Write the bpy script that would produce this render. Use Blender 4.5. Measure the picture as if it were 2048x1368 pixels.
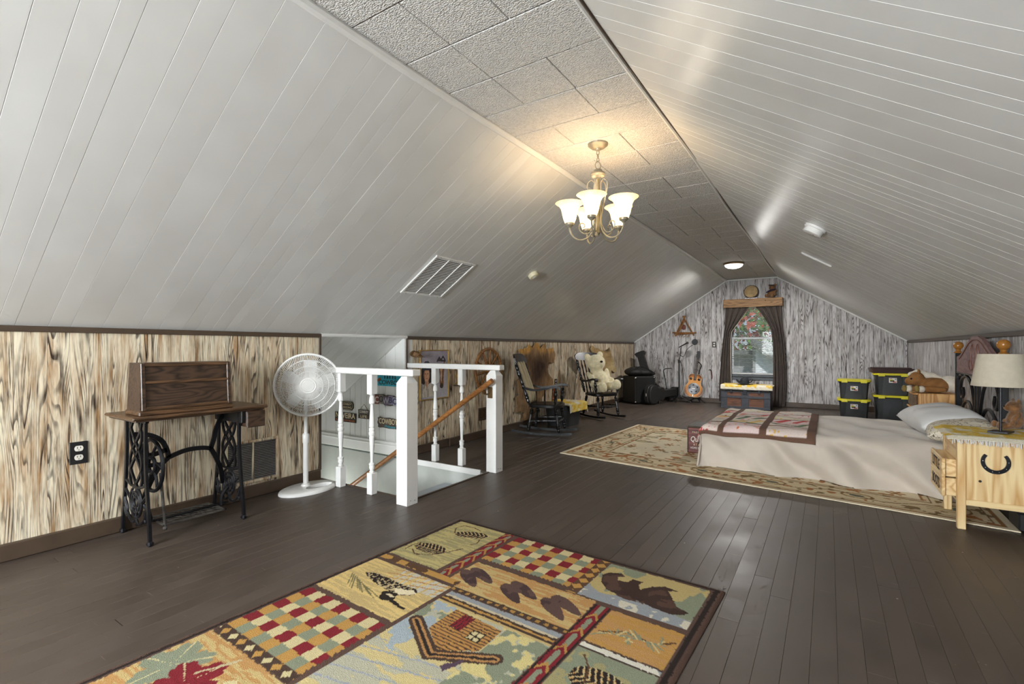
import bpy, bmesh, math, random
import numpy as np
from mathutils import Matrix, Vector, Euler
random.seed(7)
rng = np.random.default_rng(11)
for o in list(bpy.data.objects):
    bpy.data.objects.remove(o, do_unlink=True)
SC = bpy.context.scene
COL = SC.collection
R = math.radians

# ------------------------------------------------------------------ camera
F_PX, YAW, V0, CAM_H = 972.4, R(33.06), 695.5, 1.22
cam = bpy.data.cameras.new('camera')
cam.sensor_width = 36.0
cam.lens = F_PX / 2048 * 36
cam.shift_y = (V0 - 684) / 2048
cam.clip_start = 0.05
cam_o = bpy.data.objects.new('camera', cam)
cam_o.location = (0, 0, CAM_H)
cam_o.rotation_euler = (R(90), 0, YAW)
COL.objects.link(cam_o)
SC.camera = cam_o

CH_W, FL_W = 0.9, 40.0     # lamp powers
# room numbers (metres)
XL, XR, YE, YB = -3.952, 1.228, 11.49, -3.4
H, XA, XB, K = 2.709, -1.868, -0.893, 1.345

# ------------------------------------------------------------------ world, lights, exposure
SC.view_settings.view_transform = 'Standard'
SC.view_settings.look = 'None'
SC.view_settings.gamma = 1
SC.view_settings.use_curve_mapping = False
SC.view_settings.exposure = 0.85
SC.cycles.use_denoising = True
SC.cycles.max_bounces = 5
SC.cycles.diffuse_bounces = 3
SC.cycles.glossy_bounces = 2
SC.cycles.use_adaptive_sampling = True
SC.cycles.adaptive_threshold = 0.09
SC.cycles.adaptive_min_samples = 14
SC.cycles.caustics_reflective = False
SC.cycles.caustics_refractive = False
SC.cycles.sample_clamp_indirect = 8.0
w = bpy.data.worlds.new('sky'); SC.world = w; w.use_nodes = True
nt = w.node_tree; nt.nodes.clear()
bg = nt.nodes.new('ShaderNodeBackground'); ow = nt.nodes.new('ShaderNodeOutputWorld')
sk = nt.nodes.new('ShaderNodeTexSky')
try:
    sk.sky_type = 'HOSEK_WILKIE'; sk.turbidity = 5.0; sk.ground_albedo = 0.4
    sk.sun_direction = (0.35, -0.45, 0.82)
except Exception:
    pass
bg.inputs['Strength'].default_value = 1.6
nt.links.new(sk.outputs[0], bg.inputs[0]); nt.links.new(bg.outputs[0], ow.inputs[0])


def area(name, loc, target, sx, sy, power, col):
    L = bpy.data.lights.new(name, 'AREA'); L.shape = 'RECTANGLE'; L.size = sx; L.size_y = sy
    L.energy = power; L.color = col
    o = bpy.data.objects.new(name, L); COL.objects.link(o); o.location = loc
    o.rotation_euler = (Vector(target) - Vector(loc)).to_track_quat('-Z', 'Y').to_euler()
    return o


# daylight through the wide window of the gable behind the photographer
area('daylight_back_window', (-1.75, YB + 0.03, 1.45), (-1.0, 2, 1.3), 1.9, 1.15, 265, (0.91, 0.965, 1.0))
# daylight of the floor below coming up the stairwell
area('daylight_stairs', (-5.35, 3.36, -0.95), (-3.6, 3.4, -0.3), 0.7, 0.6, 9, (0.97, 1.0, 0.96))


# ------------------------------------------------------------------ helpers
def srgb(r, g, b):
    f = lambda c: (c / 255 / 12.92) if c / 255 <= 0.04045 else ((c / 255 + 0.055) / 1.055) ** 2.4
    return (f(r), f(g), f(b), 1.0)


class MB:
    def __init__(s):
        s.v = []; s.f = []

    def add(s, vs, fs, M=None):
        b = len(s.v)
        if M is not None:
            vs = [M @ Vector(p) for p in vs]
        s.v += [tuple(p) for p in vs]
        s.f += [tuple(i + b for i in f) for f in fs]
        return s

    def box(s, x0, x1, y0, y1, z0, z1, b=0.0, M=None):
        if x1 < x0: x0, x1 = x1, x0
        if y1 < y0: y0, y1 = y1, y0
        if z1 < z0: z0, z1 = z1, z0
        if b <= 0:
            vs = [(x, y, z) for z in (z0, z1) for y in (y0, y1) for x in (x0, x1)]
            fs = [(0, 2, 3, 1), (4, 5, 7, 6), (0, 1, 5, 4), (2, 6, 7, 3), (0, 4, 6, 2), (1, 3, 7, 5)]
            return s.add(vs, fs, M)
        b = min(b, (x1 - x0) * .49, (y1 - y0) * .49, (z1 - z0) * .49)
        vs = []; idx = {}
        for i in (0, 1):
            for j in (0, 1):
                for k in (0, 1):
                    x, y, z = (x0, x1)[i], (y0, y1)[j], (z0, z1)[k]
                    dx, dy, dz = b * (1 - 2 * i), b * (1 - 2 * j), b * (1 - 2 * k)
                    for a, p in enumerate(((x, y + dy, z + dz), (x + dx, y, z + dz), (x + dx, y + dy, z))):
                        idx[i, j, k, a] = len(vs); vs.append(p)
        fs = []
        for i in (0, 1):
            q = [idx[i, j, k, 0] for j, k in ((0, 0), (1, 0), (1, 1), (0, 1))]; fs.append(q if i else q[::-1])
            q = [idx[j, i, k, 1] for j, k in ((0, 0), (1, 0), (1, 1), (0, 1))]; fs.append(q[::-1] if i else q)
            q = [idx[j, k, i, 2] for j, k in ((0, 0), (1, 0), (1, 1), (0, 1))]; fs.append(q if i else q[::-1])
        for j in (0, 1):
            for k in (0, 1):
                fs.append([idx[0, j, k, 1], idx[1, j, k, 1], idx[1, j, k, 2], idx[0, j, k, 2]])
                fs.append([idx[j, 0, k, 0], idx[j, 1, k, 0], idx[j, 1, k, 2], idx[j, 0, k, 2]])
                fs.append([idx[j, k, 0, 0], idx[j, k, 1, 0], idx[j, k, 1, 1], idx[j, k, 0, 1]])
        for i in (0, 1):
            for j in (0, 1):
                for k in (0, 1):
                    fs.append([idx[i, j, k, a] for a in (0, 1, 2)])
        return s.add(vs, fs, M)

    def lathe(s, prof, n=16, M=None, cap=True):
        vs = []; fs = []
        for r, z in prof:
            for i in range(n):
                a = 2 * math.pi * i / n
                vs.append((r * math.cos(a), r * math.sin(a), z))
        for k in range(len(prof) - 1):
            for i in range(n):
                j = (i + 1) % n
                fs.append((k * n + i, k * n + j, (k + 1) * n + j, (k + 1) * n + i))
        if cap:
            fs.append(tuple(range(n))[::-1]); fs.append(tuple((len(prof) - 1) * n + i for i in range(n)))
        return s.add(vs, fs, M)

    def cyl(s, p0, p1, r0, r1=None, n=12):
        return s.tube([p0, p1], [r0, r0 if r1 is None else r1], n)

    def tube(s, pts, r, n=8, closed=False, flat=None):
        """round tube, or with flat=(w,t) an elliptical bar"""
        P = [Vector(p) for p in pts]; m = len(P)
        rr = r if isinstance(r, (list, tuple)) else [r] * m
        vs = []; fs = []
        up = None
        for i, p in enumerate(P):
            a = P[(i - 1) % m] if (closed or i > 0) else p
            c = P[(i + 1) % m] if (closed or i < m - 1) else p
            t = (c - a).normalized()
            if up is None:
                up = Vector((0, 0, 1)) if abs(t.z) < .9 else Vector((1, 0, 0))
            x = up - t * up.dot(t)
            if x.length < 1e-5: x = t.orthogonal()
            x.normalize(); y = t.cross(x); up = x
            for k in range(n):
                q = 2 * math.pi * k / n
                vs.append(p + (x * math.cos(q) + y * math.sin(q)) * rr[i])
        for i in range(m if closed else m - 1):
            j = (i + 1) % m
            for k in range(n):
                l = (k + 1) % n
                fs.append((i * n + k, i * n + l, j * n + l, j * n + k))
        if not closed:
            fs.append(tuple(range(n))[::-1]); fs.append(tuple((m - 1) * n + k for k in range(n)))
        return s.add(vs, fs)

    def bar(s, pts, w, t, nrm):
        """flat bar: width w in the plane perpendicular to nrm, thickness t along nrm"""
        P = [Vector(p) for p in pts]; m = len(P); nv = Vector(nrm).normalized(); vs = []; fs = []
        for i, p in enumerate(P):
            a = P[max(i - 1, 0)]; c = P[min(i + 1, m - 1)]
            d = (c - a).normalized(); x = d.cross(nv).normalized() * (w[i] if isinstance(w, (list, tuple)) else w) / 2
            y = nv * t / 2
            vs += [p + x + y, p - x + y, p - x - y, p + x - y]
        for i in range(m - 1):
            for k in range(4):
                l = (k + 1) % 4
                fs.append((4 * i + k, 4 * i + l, 4 * i + 4 + l, 4 * i + 4 + k))
        fs.append((3, 2, 1, 0)); fs.append(tuple(4 * (m - 1) + k for k in range(4)))
        return s.add(vs, fs)

    def ell(s, c, r, n=16, m=10, M=None):
        c = Vector(c); r = (r, r, r) if isinstance(r, (int, float)) else r
        vs = [(0, 0, -1)]; fs = []
        for k in range(1, m):
            a = math.pi * k / m - math.pi / 2
            for i in range(n):
                q = 2 * math.pi * i / n
                vs.append((math.cos(a) * math.cos(q), math.cos(a) * math.sin(q), math.sin(a)))
        vs.append((0, 0, 1)); T = len(vs) - 1
        for i in range(n):
            fs.append((0, 1 + (i + 1) % n, 1 + i)); fs.append((T, 1 + (m - 2) * n + i, 1 + (m - 2) * n + (i + 1) % n))
        for k in range(m - 2):
            for i in range(n):
                j = (i + 1) % n
                fs.append((1 + k * n + i, 1 + k * n + j, 1 + (k + 1) * n + j, 1 + (k + 1) * n + i))
        T = Matrix.Translation(c) @ (M.to_4x4() if M is not None else Matrix()) @ Matrix.Diagonal((*r, 1))
        return s.add(vs, fs, T)

    def prism(s, poly, t0, t1, M=None):
        """polygon in local XY extruded along local Z from t0 to t1"""
        n = len(poly)
        vs = [(x, y, t0) for x, y in poly] + [(x, y, t1) for x, y in poly]
        fs = [tuple(range(n))[::-1], tuple(range(n, 2 * n))] + [(i, (i + 1) % n, n + (i + 1) % n, n + i) for i in range(n)]
        return s.add(vs, fs, M)

    def mesh(s, name, smooth=30):
        me = bpy.data.meshes.new(name); me.from_pydata(s.v, [], s.f)
        fix(me, smooth)
        return me

    def build(s, name, mat, parent=None, smooth=30, M=None):
        return link(name, s.mesh(name, smooth), mat, parent, M)


def fix(me, smooth=30):
    bm = bmesh.new(); bm.from_mesh(me); bmesh.ops.recalc_face_normals(bm, faces=bm.faces[:]); bm.to_mesh(me); bm.free()
    if smooth:
        me.polygons.foreach_set('use_smooth', [True] * len(me.polygons)); me.set_sharp_from_angle(angle=R(smooth))
    me.update()


def link(name, me, mat, parent=None, M=None):
    o = bpy.data.objects.new(name, me); COL.objects.link(o)
    if mat is not None and not me.materials: me.materials.append(mat)
    if parent is not None: o.parent = parent
    if M is not None: o.matrix_local = M
    return o


def tag(o, label, cat, group=None, kind=None):
    if label: o['label'] = label
    if cat: o['category'] = cat
    if group: o['group'] = group
    if kind: o['kind'] = kind
    return o


def thing(name, label, cat, loc=(0, 0, 0), rz=0, group=None):
    o = bpy.data.objects.new(name, None); COL.objects.link(o); o.empty_display_size = .05
    o.location = loc; o.rotation_euler = (0, 0, R(rz))
    return tag(o, label, cat, group)


def struct(o):
    o['kind'] = 'structure'; return o


def dup(o, parent=None, M=None, label=None):
    c = o.copy(); COL.objects.link(c)
    if parent is not None: c.parent = parent
    if M is not None: c.matrix_local = M
    if label: c['label'] = label
    for ch in o.children: dup(ch, c)
    return c


def T(x, y, z): return Matrix.Translation((x, y, z))
def RX(a): return Matrix.Rotation(R(a), 4, 'X')
def RY(a): return Matrix.Rotation(R(a), 4, 'Y')
def RZ(a): return Matrix.Rotation(R(a), 4, 'Z')
def basis(o, ex, ey, ez):
    M = Matrix.Identity(4)
    for i, a in enumerate((ex, ey, ez, o)):
        for k in range(3): M[k][i] = a[k]
    return M


def spline(P, n=6, closed=False):
    """Catmull-Rom through the points"""
    P = [Vector(p) for p in P]; m = len(P); out = []
    for i in range(m if closed else m - 1):
        g = lambda k: P[k % m] if closed else P[min(max(k, 0), m - 1)]
        a, b, c, d = g(i - 1), g(i), g(i + 1), g(i + 2)
        for k in range(n):
            t = k / n
            out.append(.5 * ((2 * b) + (c - a) * t + (2 * a - 5 * b + 4 * c - d) * t * t + (3 * b - a - 3 * c + d) * t ** 3))
    if not closed: out.append(P[-1])
    return out


def text(body, size, mat, parent, M, name='lettering', extrude=.001, align='CENTER', shear=0, space=1.0, width=None, bold=0):
    c = bpy.data.curves.new(name, 'FONT'); c.body = body; c.size = size; c.extrude = extrude; c.align_x = align; c.align_y = 'CENTER'
    c.shear = shear; c.space_character = space; c.offset = bold; c.resolution_u = 3
    o = bpy.data.objects.new(name, c); COL.objects.link(o)
    bpy.context.view_layer.update()
    me = bpy.data.meshes.new_from_object(o.evaluated_get(bpy.context.evaluated_depsgraph_get()))
    bpy.data.objects.remove(o, do_unlink=True)
    if width:
        xs = [v.co.x for v in me.vertices]
        if xs:
            k = width / max(1e-6, max(xs) - min(xs))
            for v in me.vertices: v.co.x *= k
    me.materials.clear(); me.name = name
    return link(name, me, mat, parent, M)


def blob(ells, voxel=.012, smooth_it=6):
    """ellipsoids (centre, radii, optional rotation) fused into one continuous mesh"""
    mb = MB()
    for e in ells: mb.ell(e[0], e[1], 20, 14, e[2] if len(e) > 2 else None)
    me = mb.mesh('tmp', 0); o = bpy.data.objects.new('tmp', me); COL.objects.link(o)
    m = o.modifiers.new('r', 'REMESH'); m.mode = 'VOXEL'; m.voxel_size = voxel
    m2 = o.modifiers.new('s', 'SMOOTH'); m2.factor = .5; m2.iterations = smooth_it
    bpy.context.view_layer.update()
    out = bpy.data.meshes.new_from_object(o.evaluated_get(bpy.context.evaluated_depsgraph_get()))
    bpy.data.objects.remove(o, do_unlink=True)
    out.polygons.foreach_set('use_smooth', [True] * len(out.polygons))
    return out


def grid(name, nu, nv, fpos, fcol=None, thick=0.0, smooth=True):
    """sheet of nu x nv cells; fpos(u,v)->(n,3), fcol(u,v)->(n,3) linear, vectorised; u,v in 0..1. Optional thickness (underside + rim)."""
    u, v = np.meshgrid(np.linspace(0, 1, nu + 1), np.linspace(0, 1, nv + 1), indexing='xy')
    u = u.ravel(); v = v.ravel()
    P = fpos(u, v).astype(np.float64)
    i = np.arange(nu * nv); a = (i // nu) * (nu + 1) + i % nu
    F = np.stack([a, a + 1, a + nu + 2, a + nu + 1], 1)
    n0 = len(P)
    if thick:
        G = P.reshape(nv + 1, nu + 1, 3)
        du = np.gradient(G, axis=1); dv = np.gradient(G, axis=0); N = np.cross(du, dv); N /= np.linalg.norm(N, axis=2, keepdims=True) + 1e-9
        Q = (G - N * thick).reshape(-1, 3)
        ring = np.concatenate([np.arange(nu), np.arange(nv) * (nu + 1) + nu, nv * (nu + 1) + np.arange(nu, 0, -1), np.arange(nv, 0, -1) * (nu + 1)])
        r2 = np.roll(ring, -1)
        F = np.concatenate([F, F[:, ::-1] + n0, np.stack([r2, ring, ring + n0, r2 + n0], 1)])
        P = np.concatenate([P, Q])
    me = bpy.data.meshes.new(name)
    me.vertices.add(len(P)); me.vertices.foreach_set('co', P.astype(np.float32).ravel())
    me.loops.add(F.size); me.loops.foreach_set('vertex_index', F.astype(np.int32).ravel())
    me.polygons.add(len(F)); me.polygons.foreach_set('loop_start', np.arange(len(F), dtype=np.int32) * 4)
    me.polygons.foreach_set('loop_total', np.full(len(F), 4, dtype=np.int32))
    me.update(calc_edges=True); me.validate()
    if fcol is not None:
        c = fcol(u, v); c = np.concatenate([c, np.ones((len(c), 1))], 1)
        if thick: c = np.concatenate([c, c])
        at = me.color_attributes.new('Col', 'FLOAT_COLOR', 'POINT'); at.data.foreach_set('color', c.astype(np.float32).ravel())
    if smooth: me.polygons.foreach_set('use_smooth', [True] * len(me.polygons)); me.set_sharp_from_angle(angle=R(50))
    return me


# ---- small numpy picture kit for woven / printed designs (coordinates in metres on the cloth)
def hash2(i, j, s=0):
    x = np.sin(i * 127.1 + j * 311.7 + s * 74.7) * 43758.5453
    return x - np.floor(x)


def vnoise(x, y, s=0):
    i, j = np.floor(x), np.floor(y); fx, fy = x - i, y - j
    fx = fx * fx * (3 - 2 * fx); fy = fy * fy * (3 - 2 * fy)
    a, b, c, d = hash2(i, j, s), hash2(i + 1, j, s), hash2(i, j + 1, s), hash2(i + 1, j + 1, s)
    return (a * (1 - fx) + b * fx) * (1 - fy) + (c * (1 - fx) + d * fx) * fy


def fbm(x, y, s=0, o=3):
    t = 0; a = .5
    for k in range(o):
        t = t + a * vnoise(x * 2 ** k, y * 2 ** k, s + k); a *= .5
    return t / (1 - .5 ** o)


def inpoly(x, y, poly):
    r = np.zeros(x.shape, bool); n = len(poly)
    for i in range(n):
        x0, y0 = poly[i]; x1, y1 = poly[(i + 1) % n]
        if y0 == y1: continue
        r ^= ((y0 > y) != (y1 > y)) & (x < (x1 - x0) * (y - y0) / (y1 - y0) + x0)
    return r


def segd(x, y, a, b):
    ax, ay = a; bx, by = b; dx, dy = bx - ax, by - ay
    t = np.clip(((x - ax) * dx + (y - ay) * dy) / (dx * dx + dy * dy + 1e-12), 0, 1)
    return np.hypot(x - ax - t * dx, y - ay - t * dy)


def lined(x, y, pts):
    d = np.full(x.shape, 9.0)
    for a, b in zip(pts[:-1], pts[1:]): d = np.minimum(d, segd(x, y, a, b))
    return d


def elli(x, y, cx, cy, rx, ry, a=0):
    c, s = math.cos(a), math.sin(a); dx, dy = x - cx, y - cy
    return ((dx * c + dy * s) / rx) ** 2 + ((-dx * s + dy * c) / ry) ** 2 < 1


def rgb(*c): return np.array(srgb(*c)[:3])


def put(C, m, col):
    C[m] = col


# ------------------------------------------------------------------ materials
class NT:
    def __init__(s, name):
        s.m = bpy.data.materials.new(name); s.m.use_nodes = True; s.t = s.m.node_tree
        s.b = s.t.nodes['Principled BSDF']

    def n(s, ty, **kw):
        x = s.t.nodes.new('ShaderNode' + ty)
        for k, v in kw.items():
            if k.startswith('p_'): setattr(x, k[2:], v)
            else:
                key = k.replace('_', ' ')
                i = x.inputs[int(k[1:])] if k[0] == 'i' and k[1:].isdigit() else x.inputs[key]
                if hasattr(v, 'is_linked') or hasattr(v, 'node'): s.t.links.new(v, i)
                else: i.default_value = v
        return x

    def l(s, a, b): s.t.links.new(a, b)

    def ramp(s, fac, stops, interp='LINEAR'):
        r = s.n('ValToRGB'); r.color_ramp.interpolation = interp
        e = r.color_ramp.elements
        while len(e) < len(stops): e.new(.5)
        for i, (p, c) in enumerate(stops):
            e[i].position = p; e[i].color = c if len(c) == 4 else (*c, 1)
        s.l(fac, r.inputs[0]); return r.outputs[0]

    def math(s, op, a, b=None, clamp=False):
        x = s.n('Math', p_operation=op, p_use_clamp=clamp)
        for i, v in enumerate((a, b)):
            if v is None: continue
            if hasattr(v, 'node'): s.l(v, x.inputs[i])
            else: x.inputs[i].default_value = v
        return x.outputs[0]

    def mix(s, f, a, b, blend='MIX'):
        x = s.n('MixRGB', p_blend_type=blend)
        for i, v in enumerate((f, a, b)):
            if hasattr(v, 'node'): s.l(v, x.inputs[i])
            else: x.inputs[i].default_value = v
        return x.outputs[0]

    def coord(s, scale=(1, 1, 1), loc=(0, 0, 0), rnd=0.0):
        c = s.n('TexCoord').outputs['Object']
        mp = s.n('Mapping'); s.l(c, mp.inputs[0]); mp.inputs['Scale'].default_value = scale; mp.inputs['Location'].default_value = loc
        v = mp.outputs[0]
        if rnd:
            oi = s.n('ObjectInfo').outputs['Random']
            k = s.n('CombineXYZ'); mu = s.math('MULTIPLY', oi, rnd)
            for i in range(3): s.l(mu, k.inputs[i])
            a = s.n('VectorMath', p_operation='ADD'); s.l(v, a.inputs[0]); s.l(k.outputs[0], a.inputs[1]); v = a.outputs[0]
        return v

    def noise(s, vec, scale, detail=3, rough=.5, dist=0):
        x = s.n('TexNoise'); s.l(vec, x.inputs['Vector']); x.inputs['Scale'].default_value = scale
        x.inputs['Detail'].default_value = detail; x.inputs['Roughness'].default_value = rough; x.inputs['Distortion'].default_value = dist
        return x.outputs[0]

    def bump(s, h, strength=.3, dist=.01):
        b = s.n('Bump'); s.l(h, b.inputs['Height']); b.inputs['Strength'].default_value = strength; b.inputs['Distance'].default_value = dist
        s.l(b.outputs[0], s.b.inputs['Normal'])

    def set(s, col=None, rough=None, metal=None, **kw):
        for k, v in (('Base Color', col), ('Roughness', rough), ('Metallic', metal)):
            if v is None: continue
            if hasattr(v, 'node'): s.l(v, s.b.inputs[k])
            else: s.b.inputs[k].default_value = v
        for k, v in kw.items(): s.b.inputs[k.replace('_', ' ')].default_value = v
        return s.m


def plain(name, c, rough=.5, metal=0, var=.12, scale=12, bump=0, bscale=60, **kw):
    """one colour with gentle mottling and optional fine relief"""
    s = NT(name); v = s.coord(rnd=20); c = srgb(*c)
    nz = s.noise(v, scale, 4)
    lo = tuple(x * (1 - var) for x in c[:3]) + (1,); hi = tuple(min(1, x * (1 + var)) for x in c[:3]) + (1,)
    col = s.ramp(nz, [(.3, lo), (.7, hi)])
    if bump: s.bump(s.noise(v, bscale, 4), bump, .004)
    return s.set(col, rough, metal, **kw)


def wood(name, lo, hi, scale=(14, 1.2, 14), lines=9, rough=.45, rnd=30, bump=.08, knots=False, dark=None):
    """lengthwise grain; the board's length is the axis with the small scale"""
    s = NT(name); v = s.coord(scale, rnd=rnd)
    n1 = s.noise(v, 1.0, 2, .5, .3)
    k = s.math('MULTIPLY', n1, lines); fr = s.math('FRACT', k); tri = s.math('ABSOLUTE', s.math('SUBTRACT', fr, .5))
    fine = s.noise(v, 7, 3)
    g = s.math('ADD', s.math('MULTIPLY', tri, 1.3), s.math('MULTIPLY', fine, .45))
    col = s.ramp(g, [(.15, srgb(*lo)), (.75, srgb(*hi))])
    if knots:
        vo = s.n('TexVoronoi'); s.l(s.coord((7, 2.2, 7), rnd=rnd), vo.inputs['Vector']); vo.inputs['Scale'].default_value = 1.0
        m = s.ramp(vo.outputs['Distance'], [(.05, (1, 1, 1)), (.12, (0, 0, 0))])
        col = s.mix(m, col, srgb(*(dark or (90, 50, 25))))
    s.bump(g, bump, .003)
    return s.set(col, rough)


def vcol(name, rough=.9, bump=.5, bscale=260, spec=.2):
    s = NT(name); a = s.n('VertexColor', p_layer_name='Col').outputs[0]
    v = s.coord(); nz = s.noise(v, bscale, 3); f = s.ramp(nz, [(.25, (.78, .78, .78)), (.75, (1.12, 1.12, 1.12))])
    col = s.mix(1.0, a, f, 'MULTIPLY')
    if bump: s.bump(nz, bump, .004)
    return s.set(col, rough, Specular_IOR_Level=spec)


def panel_paint(name, light, mid, dark, dens=1.0):
    """brushed and grained whitewash: contour lines of a stretched noise give the cathedral grain"""
    s = NT(name)
    v = s.coord((11, .62, 1), rnd=60)
    n1 = s.noise(v, 1.0, 1.0, .4, .3)
    fr = s.math('FRACT', s.math('MULTIPLY', n1, 22))
    ln = s.ramp(fr, [(.0, (.0, .0, .0)), (.45, (.0, .0, .0)), (.78, (1, 1, 1)), (.92, (1, 1, 1)), (1, (.0, .0, .0))])
    patch = s.noise(s.coord((6, 1.7, 1), rnd=47), 1.6, 3, .65)
    pm = s.ramp(patch, [(.38, (.18, .18, .18)), (.56, (1, 1, 1))])
    st = s.noise(s.coord((70, 3.0, 1), rnd=31), 1.0, 4, .75)
    sm = s.ramp(st, [(.50, (0, 0, 0)), (.62, (1, 1, 1))])
    wash = s.noise(s.coord((24, 1.8, 1), rnd=71), 1.0, 4, .7)
    base = s.mix(s.ramp(wash, [(.42, (0, 0, 0)), (.68, (1, 1, 1))]), srgb(*light), srgb(*mid))
    d = s.math('MAXIMUM', s.math('MULTIPLY', ln, pm), s.math('MULTIPLY', sm, s.ramp(patch, [(.42, (.1, .1, .1)), (.60, (dens, dens, dens))])))
    d2 = s.math('MULTIPLY', d, s.ramp(wash, [(.3, (.55, .55, .55)), (.55, (1, 1, 1))]), True)
    col = s.mix(d2, base, srgb(*dark))
    return s.set(col, .55)


M = {}
M['panel_warm'] = panel_paint('grained whitewash', (236, 223, 196), (172, 132, 88), (44, 27, 15), .9)
M['panel_cool_light'] = panel_paint('grained whitewash in cool light', (214, 212, 212), (168, 158, 152), (60, 48, 42), .9)  # same whitewash, with the cooler window light put into its colours
s = NT('ceiling paint'); v = s.coord(rnd=9); nz = s.noise(v, 2.0, 2)
M['ceil'] = s.set(s.ramp(nz, [(.3, srgb(214, 213, 209)), (.7, srgb(224, 224, 221))]), .33, Specular_IOR_Level=.6)
s = NT('ceiling tile'); v = s.coord(rnd=9); vo = s.n('TexVoronoi'); s.l(s.coord((1, 1.6, 1), rnd=9), vo.inputs['Vector']); vo.inputs['Scale'].default_value = 85
nz = s.noise(v, 60, 4, .7, .6); hh = s.ramp(s.math('MULTIPLY', nz, vo.outputs['Distance']), [(.1, (0, 0, 0)), (.34, (1, 1, 1))]); s.bump(hh, .8, .006)
M['tile'] = s.set(s.ramp(nz, [(.3, srgb(196, 193, 188)), (.6, srgb(222, 220, 216))]), .75)
M['white'] = plain('white gloss paint', (232, 231, 228), .35, var=.04, scale=4)
M['white_dull'] = plain('white paint', (214, 213, 208), .5, var=.05, scale=4, bump=.05)
M['cream'] = plain('cream plastic', (226, 217, 182), .4, var=.03)
s = NT('floor paint'); v = s.coord(rnd=40); nz = s.noise(v, 3, 4)
base = s.ramp(nz, [(.3, srgb(70, 60, 53)), (.7, srgb(86, 75, 67))])
vo = s.n('TexVoronoi'); s.l(v, vo.inputs['Vector']); vo.inputs['Scale'].default_value = 9
ck = s.math('MULTIPLY', s.ramp(vo.outputs['Distance'], [(.03, (1, 1, 1)), (.045, (0, 0, 0))]), s.ramp(s.noise(v, 2.3, 2), [(.5, (0, 0, 0)), (.62, (1, 1, 1))]))
scr = s.noise(s.coord((2, 60, 2), rnd=25), 2.0, 2); sc2 = s.math('MULTIPLY', s.ramp(scr, [(.735, (0, 0, 0)), (.76, (1, 1, 1))]), .28)
col = s.mix(s.math('MAXIMUM', ck, sc2), base, srgb(190, 178, 160))
s.bump(s.noise(s.coord((40, 4, 1), rnd=12), 1, 2), .06, .003)
M['floor'] = s.set(col, s.ramp(nz, [(.3, (.38, .38, .38)), (.7, (.5, .5, .5))]))
M['brown_trim'] = plain('dark brown paint', (78, 63, 50), .42, var=.14, scale=9)
M['dark_gap'] = plain('dark joint', (48, 42, 38), .9)
M['plaster'] = plain('grey green plaster', (182, 184, 178), .8, var=.06, scale=5, bump=.35, bscale=28)
M['step'] = plain('grey step paint', (176, 184, 192), .5, var=.06)
M['iron'] = plain('black cast iron', (34, 34, 38), .38, .6, var=.3, scale=20, bump=.15)
M['iron_grey'] = plain('grey iron', (88, 84, 80), .45, .5, var=.3, scale=25, bump=.2)  # paler grey than the black cast iron
M['walnut'] = wood('dark walnut', (34, 25, 19), (78, 58, 44), (10, 2.2, 10), 9, .35, bump=.05)
M['walnut_h'] = wood('dark oak top', (54, 38, 26), (104, 76, 52), (14, 1.1, 14), 9, .28, bump=.05)
M['oakrail'] = wood('varnished rail', (120, 74, 34), (168, 112, 60), (1.5, 30, 30), 6, .3, bump=.04)
M['black'] = plain('black plastic', (30, 30, 31), .42, var=.1)
M['blackwood'] = plain('glossy black lacquer', (20, 20, 22), .3, var=.2, scale=20)
M['blacksoft'] = plain('black vinyl', (36, 35, 34), .62, var=.15, scale=18, bump=.25, bscale=90)
M['chrome'] = plain('bright metal', (190, 188, 184), .22, 1.0, var=.05)
M['steel'] = plain('grey steel', (120, 120, 122), .4, .8)
M['bronze'] = plain('aged bronze', (120, 96, 64), .4, .7, var=.2)
M['pewter'] = plain('antique ivory metal', (142, 134, 116), .45, .3, var=.18, scale=25)
M['oldwood'] = wood('old brown wood', (96, 60, 28), (156, 106, 56), (14, 1.4, 14), 8, .6, bump=.2)
M['pine'] = wood('yellow pine', (206, 160, 100), (240, 212, 160), (9, .75, 9), 7, .42, knots=False)
M['pine_v'] = wood('yellow pine upright', (206, 158, 98), (241, 214, 162), (9, 9, .8), 7, .42)
M['pine_x'] = wood('yellow pine level', (208, 160, 98), (241, 213, 160), (.8, 9, 9), 7, .42)
M['rough_pine'] = wood('rustic shelf board', (112, 80, 48), (176, 134, 88), (1.2, 12, 14), 7, .6, bump=.15, knots=True)
M['logwood'] = wood('honey log panel', (176, 116, 60), (228, 180, 116), (8, 8, 1.3), 7, .5, knots=True)
M['bark'] = plain('barky log end', (112, 92, 70), .85, var=.4, scale=18, bump=.8, bscale=35)
M['gold'] = plain('gold frame', (186, 152, 88), .4, .6, var=.2)
M['yellow_lid'] = plain('yellow plastic', (226, 214, 40), .4, var=.05)
M['tub'] = plain('charcoal plastic', (50, 52, 54), .42, var=.1)
M['brown_lid'] = plain('brown plastic', (74, 54, 54), .45)
M['linen'] = plain('linen shade', (200, 190, 170), .85, var=.05, scale=30, bump=.2, bscale=200)
M['blanket'] = plain('taupe fleece', (206, 195, 182), .95, var=.08, scale=3, bump=.15, bscale=120, Sheen_Weight=.3)
M['pillow'] = plain('white cotton', (226, 225, 224), .9, var=.03, scale=5)
M['curtain'] = plain('brown curtain', (84, 74, 68), .9, var=.08, scale=8, bump=.1, bscale=150)
M['hem'] = plain('pale curtain lining', (206, 194, 176), .9)
M['plush_cream'] = plain('cream plush', (238, 226, 188), .95, var=.16, scale=22, bump=.9, bscale=110, Sheen_Weight=.5)
M['plush_brown'] = plain('brown plush', (124, 86, 50), .95, var=.5, scale=26, bump=.9, bscale=110, Sheen_Weight=.3)
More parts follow.
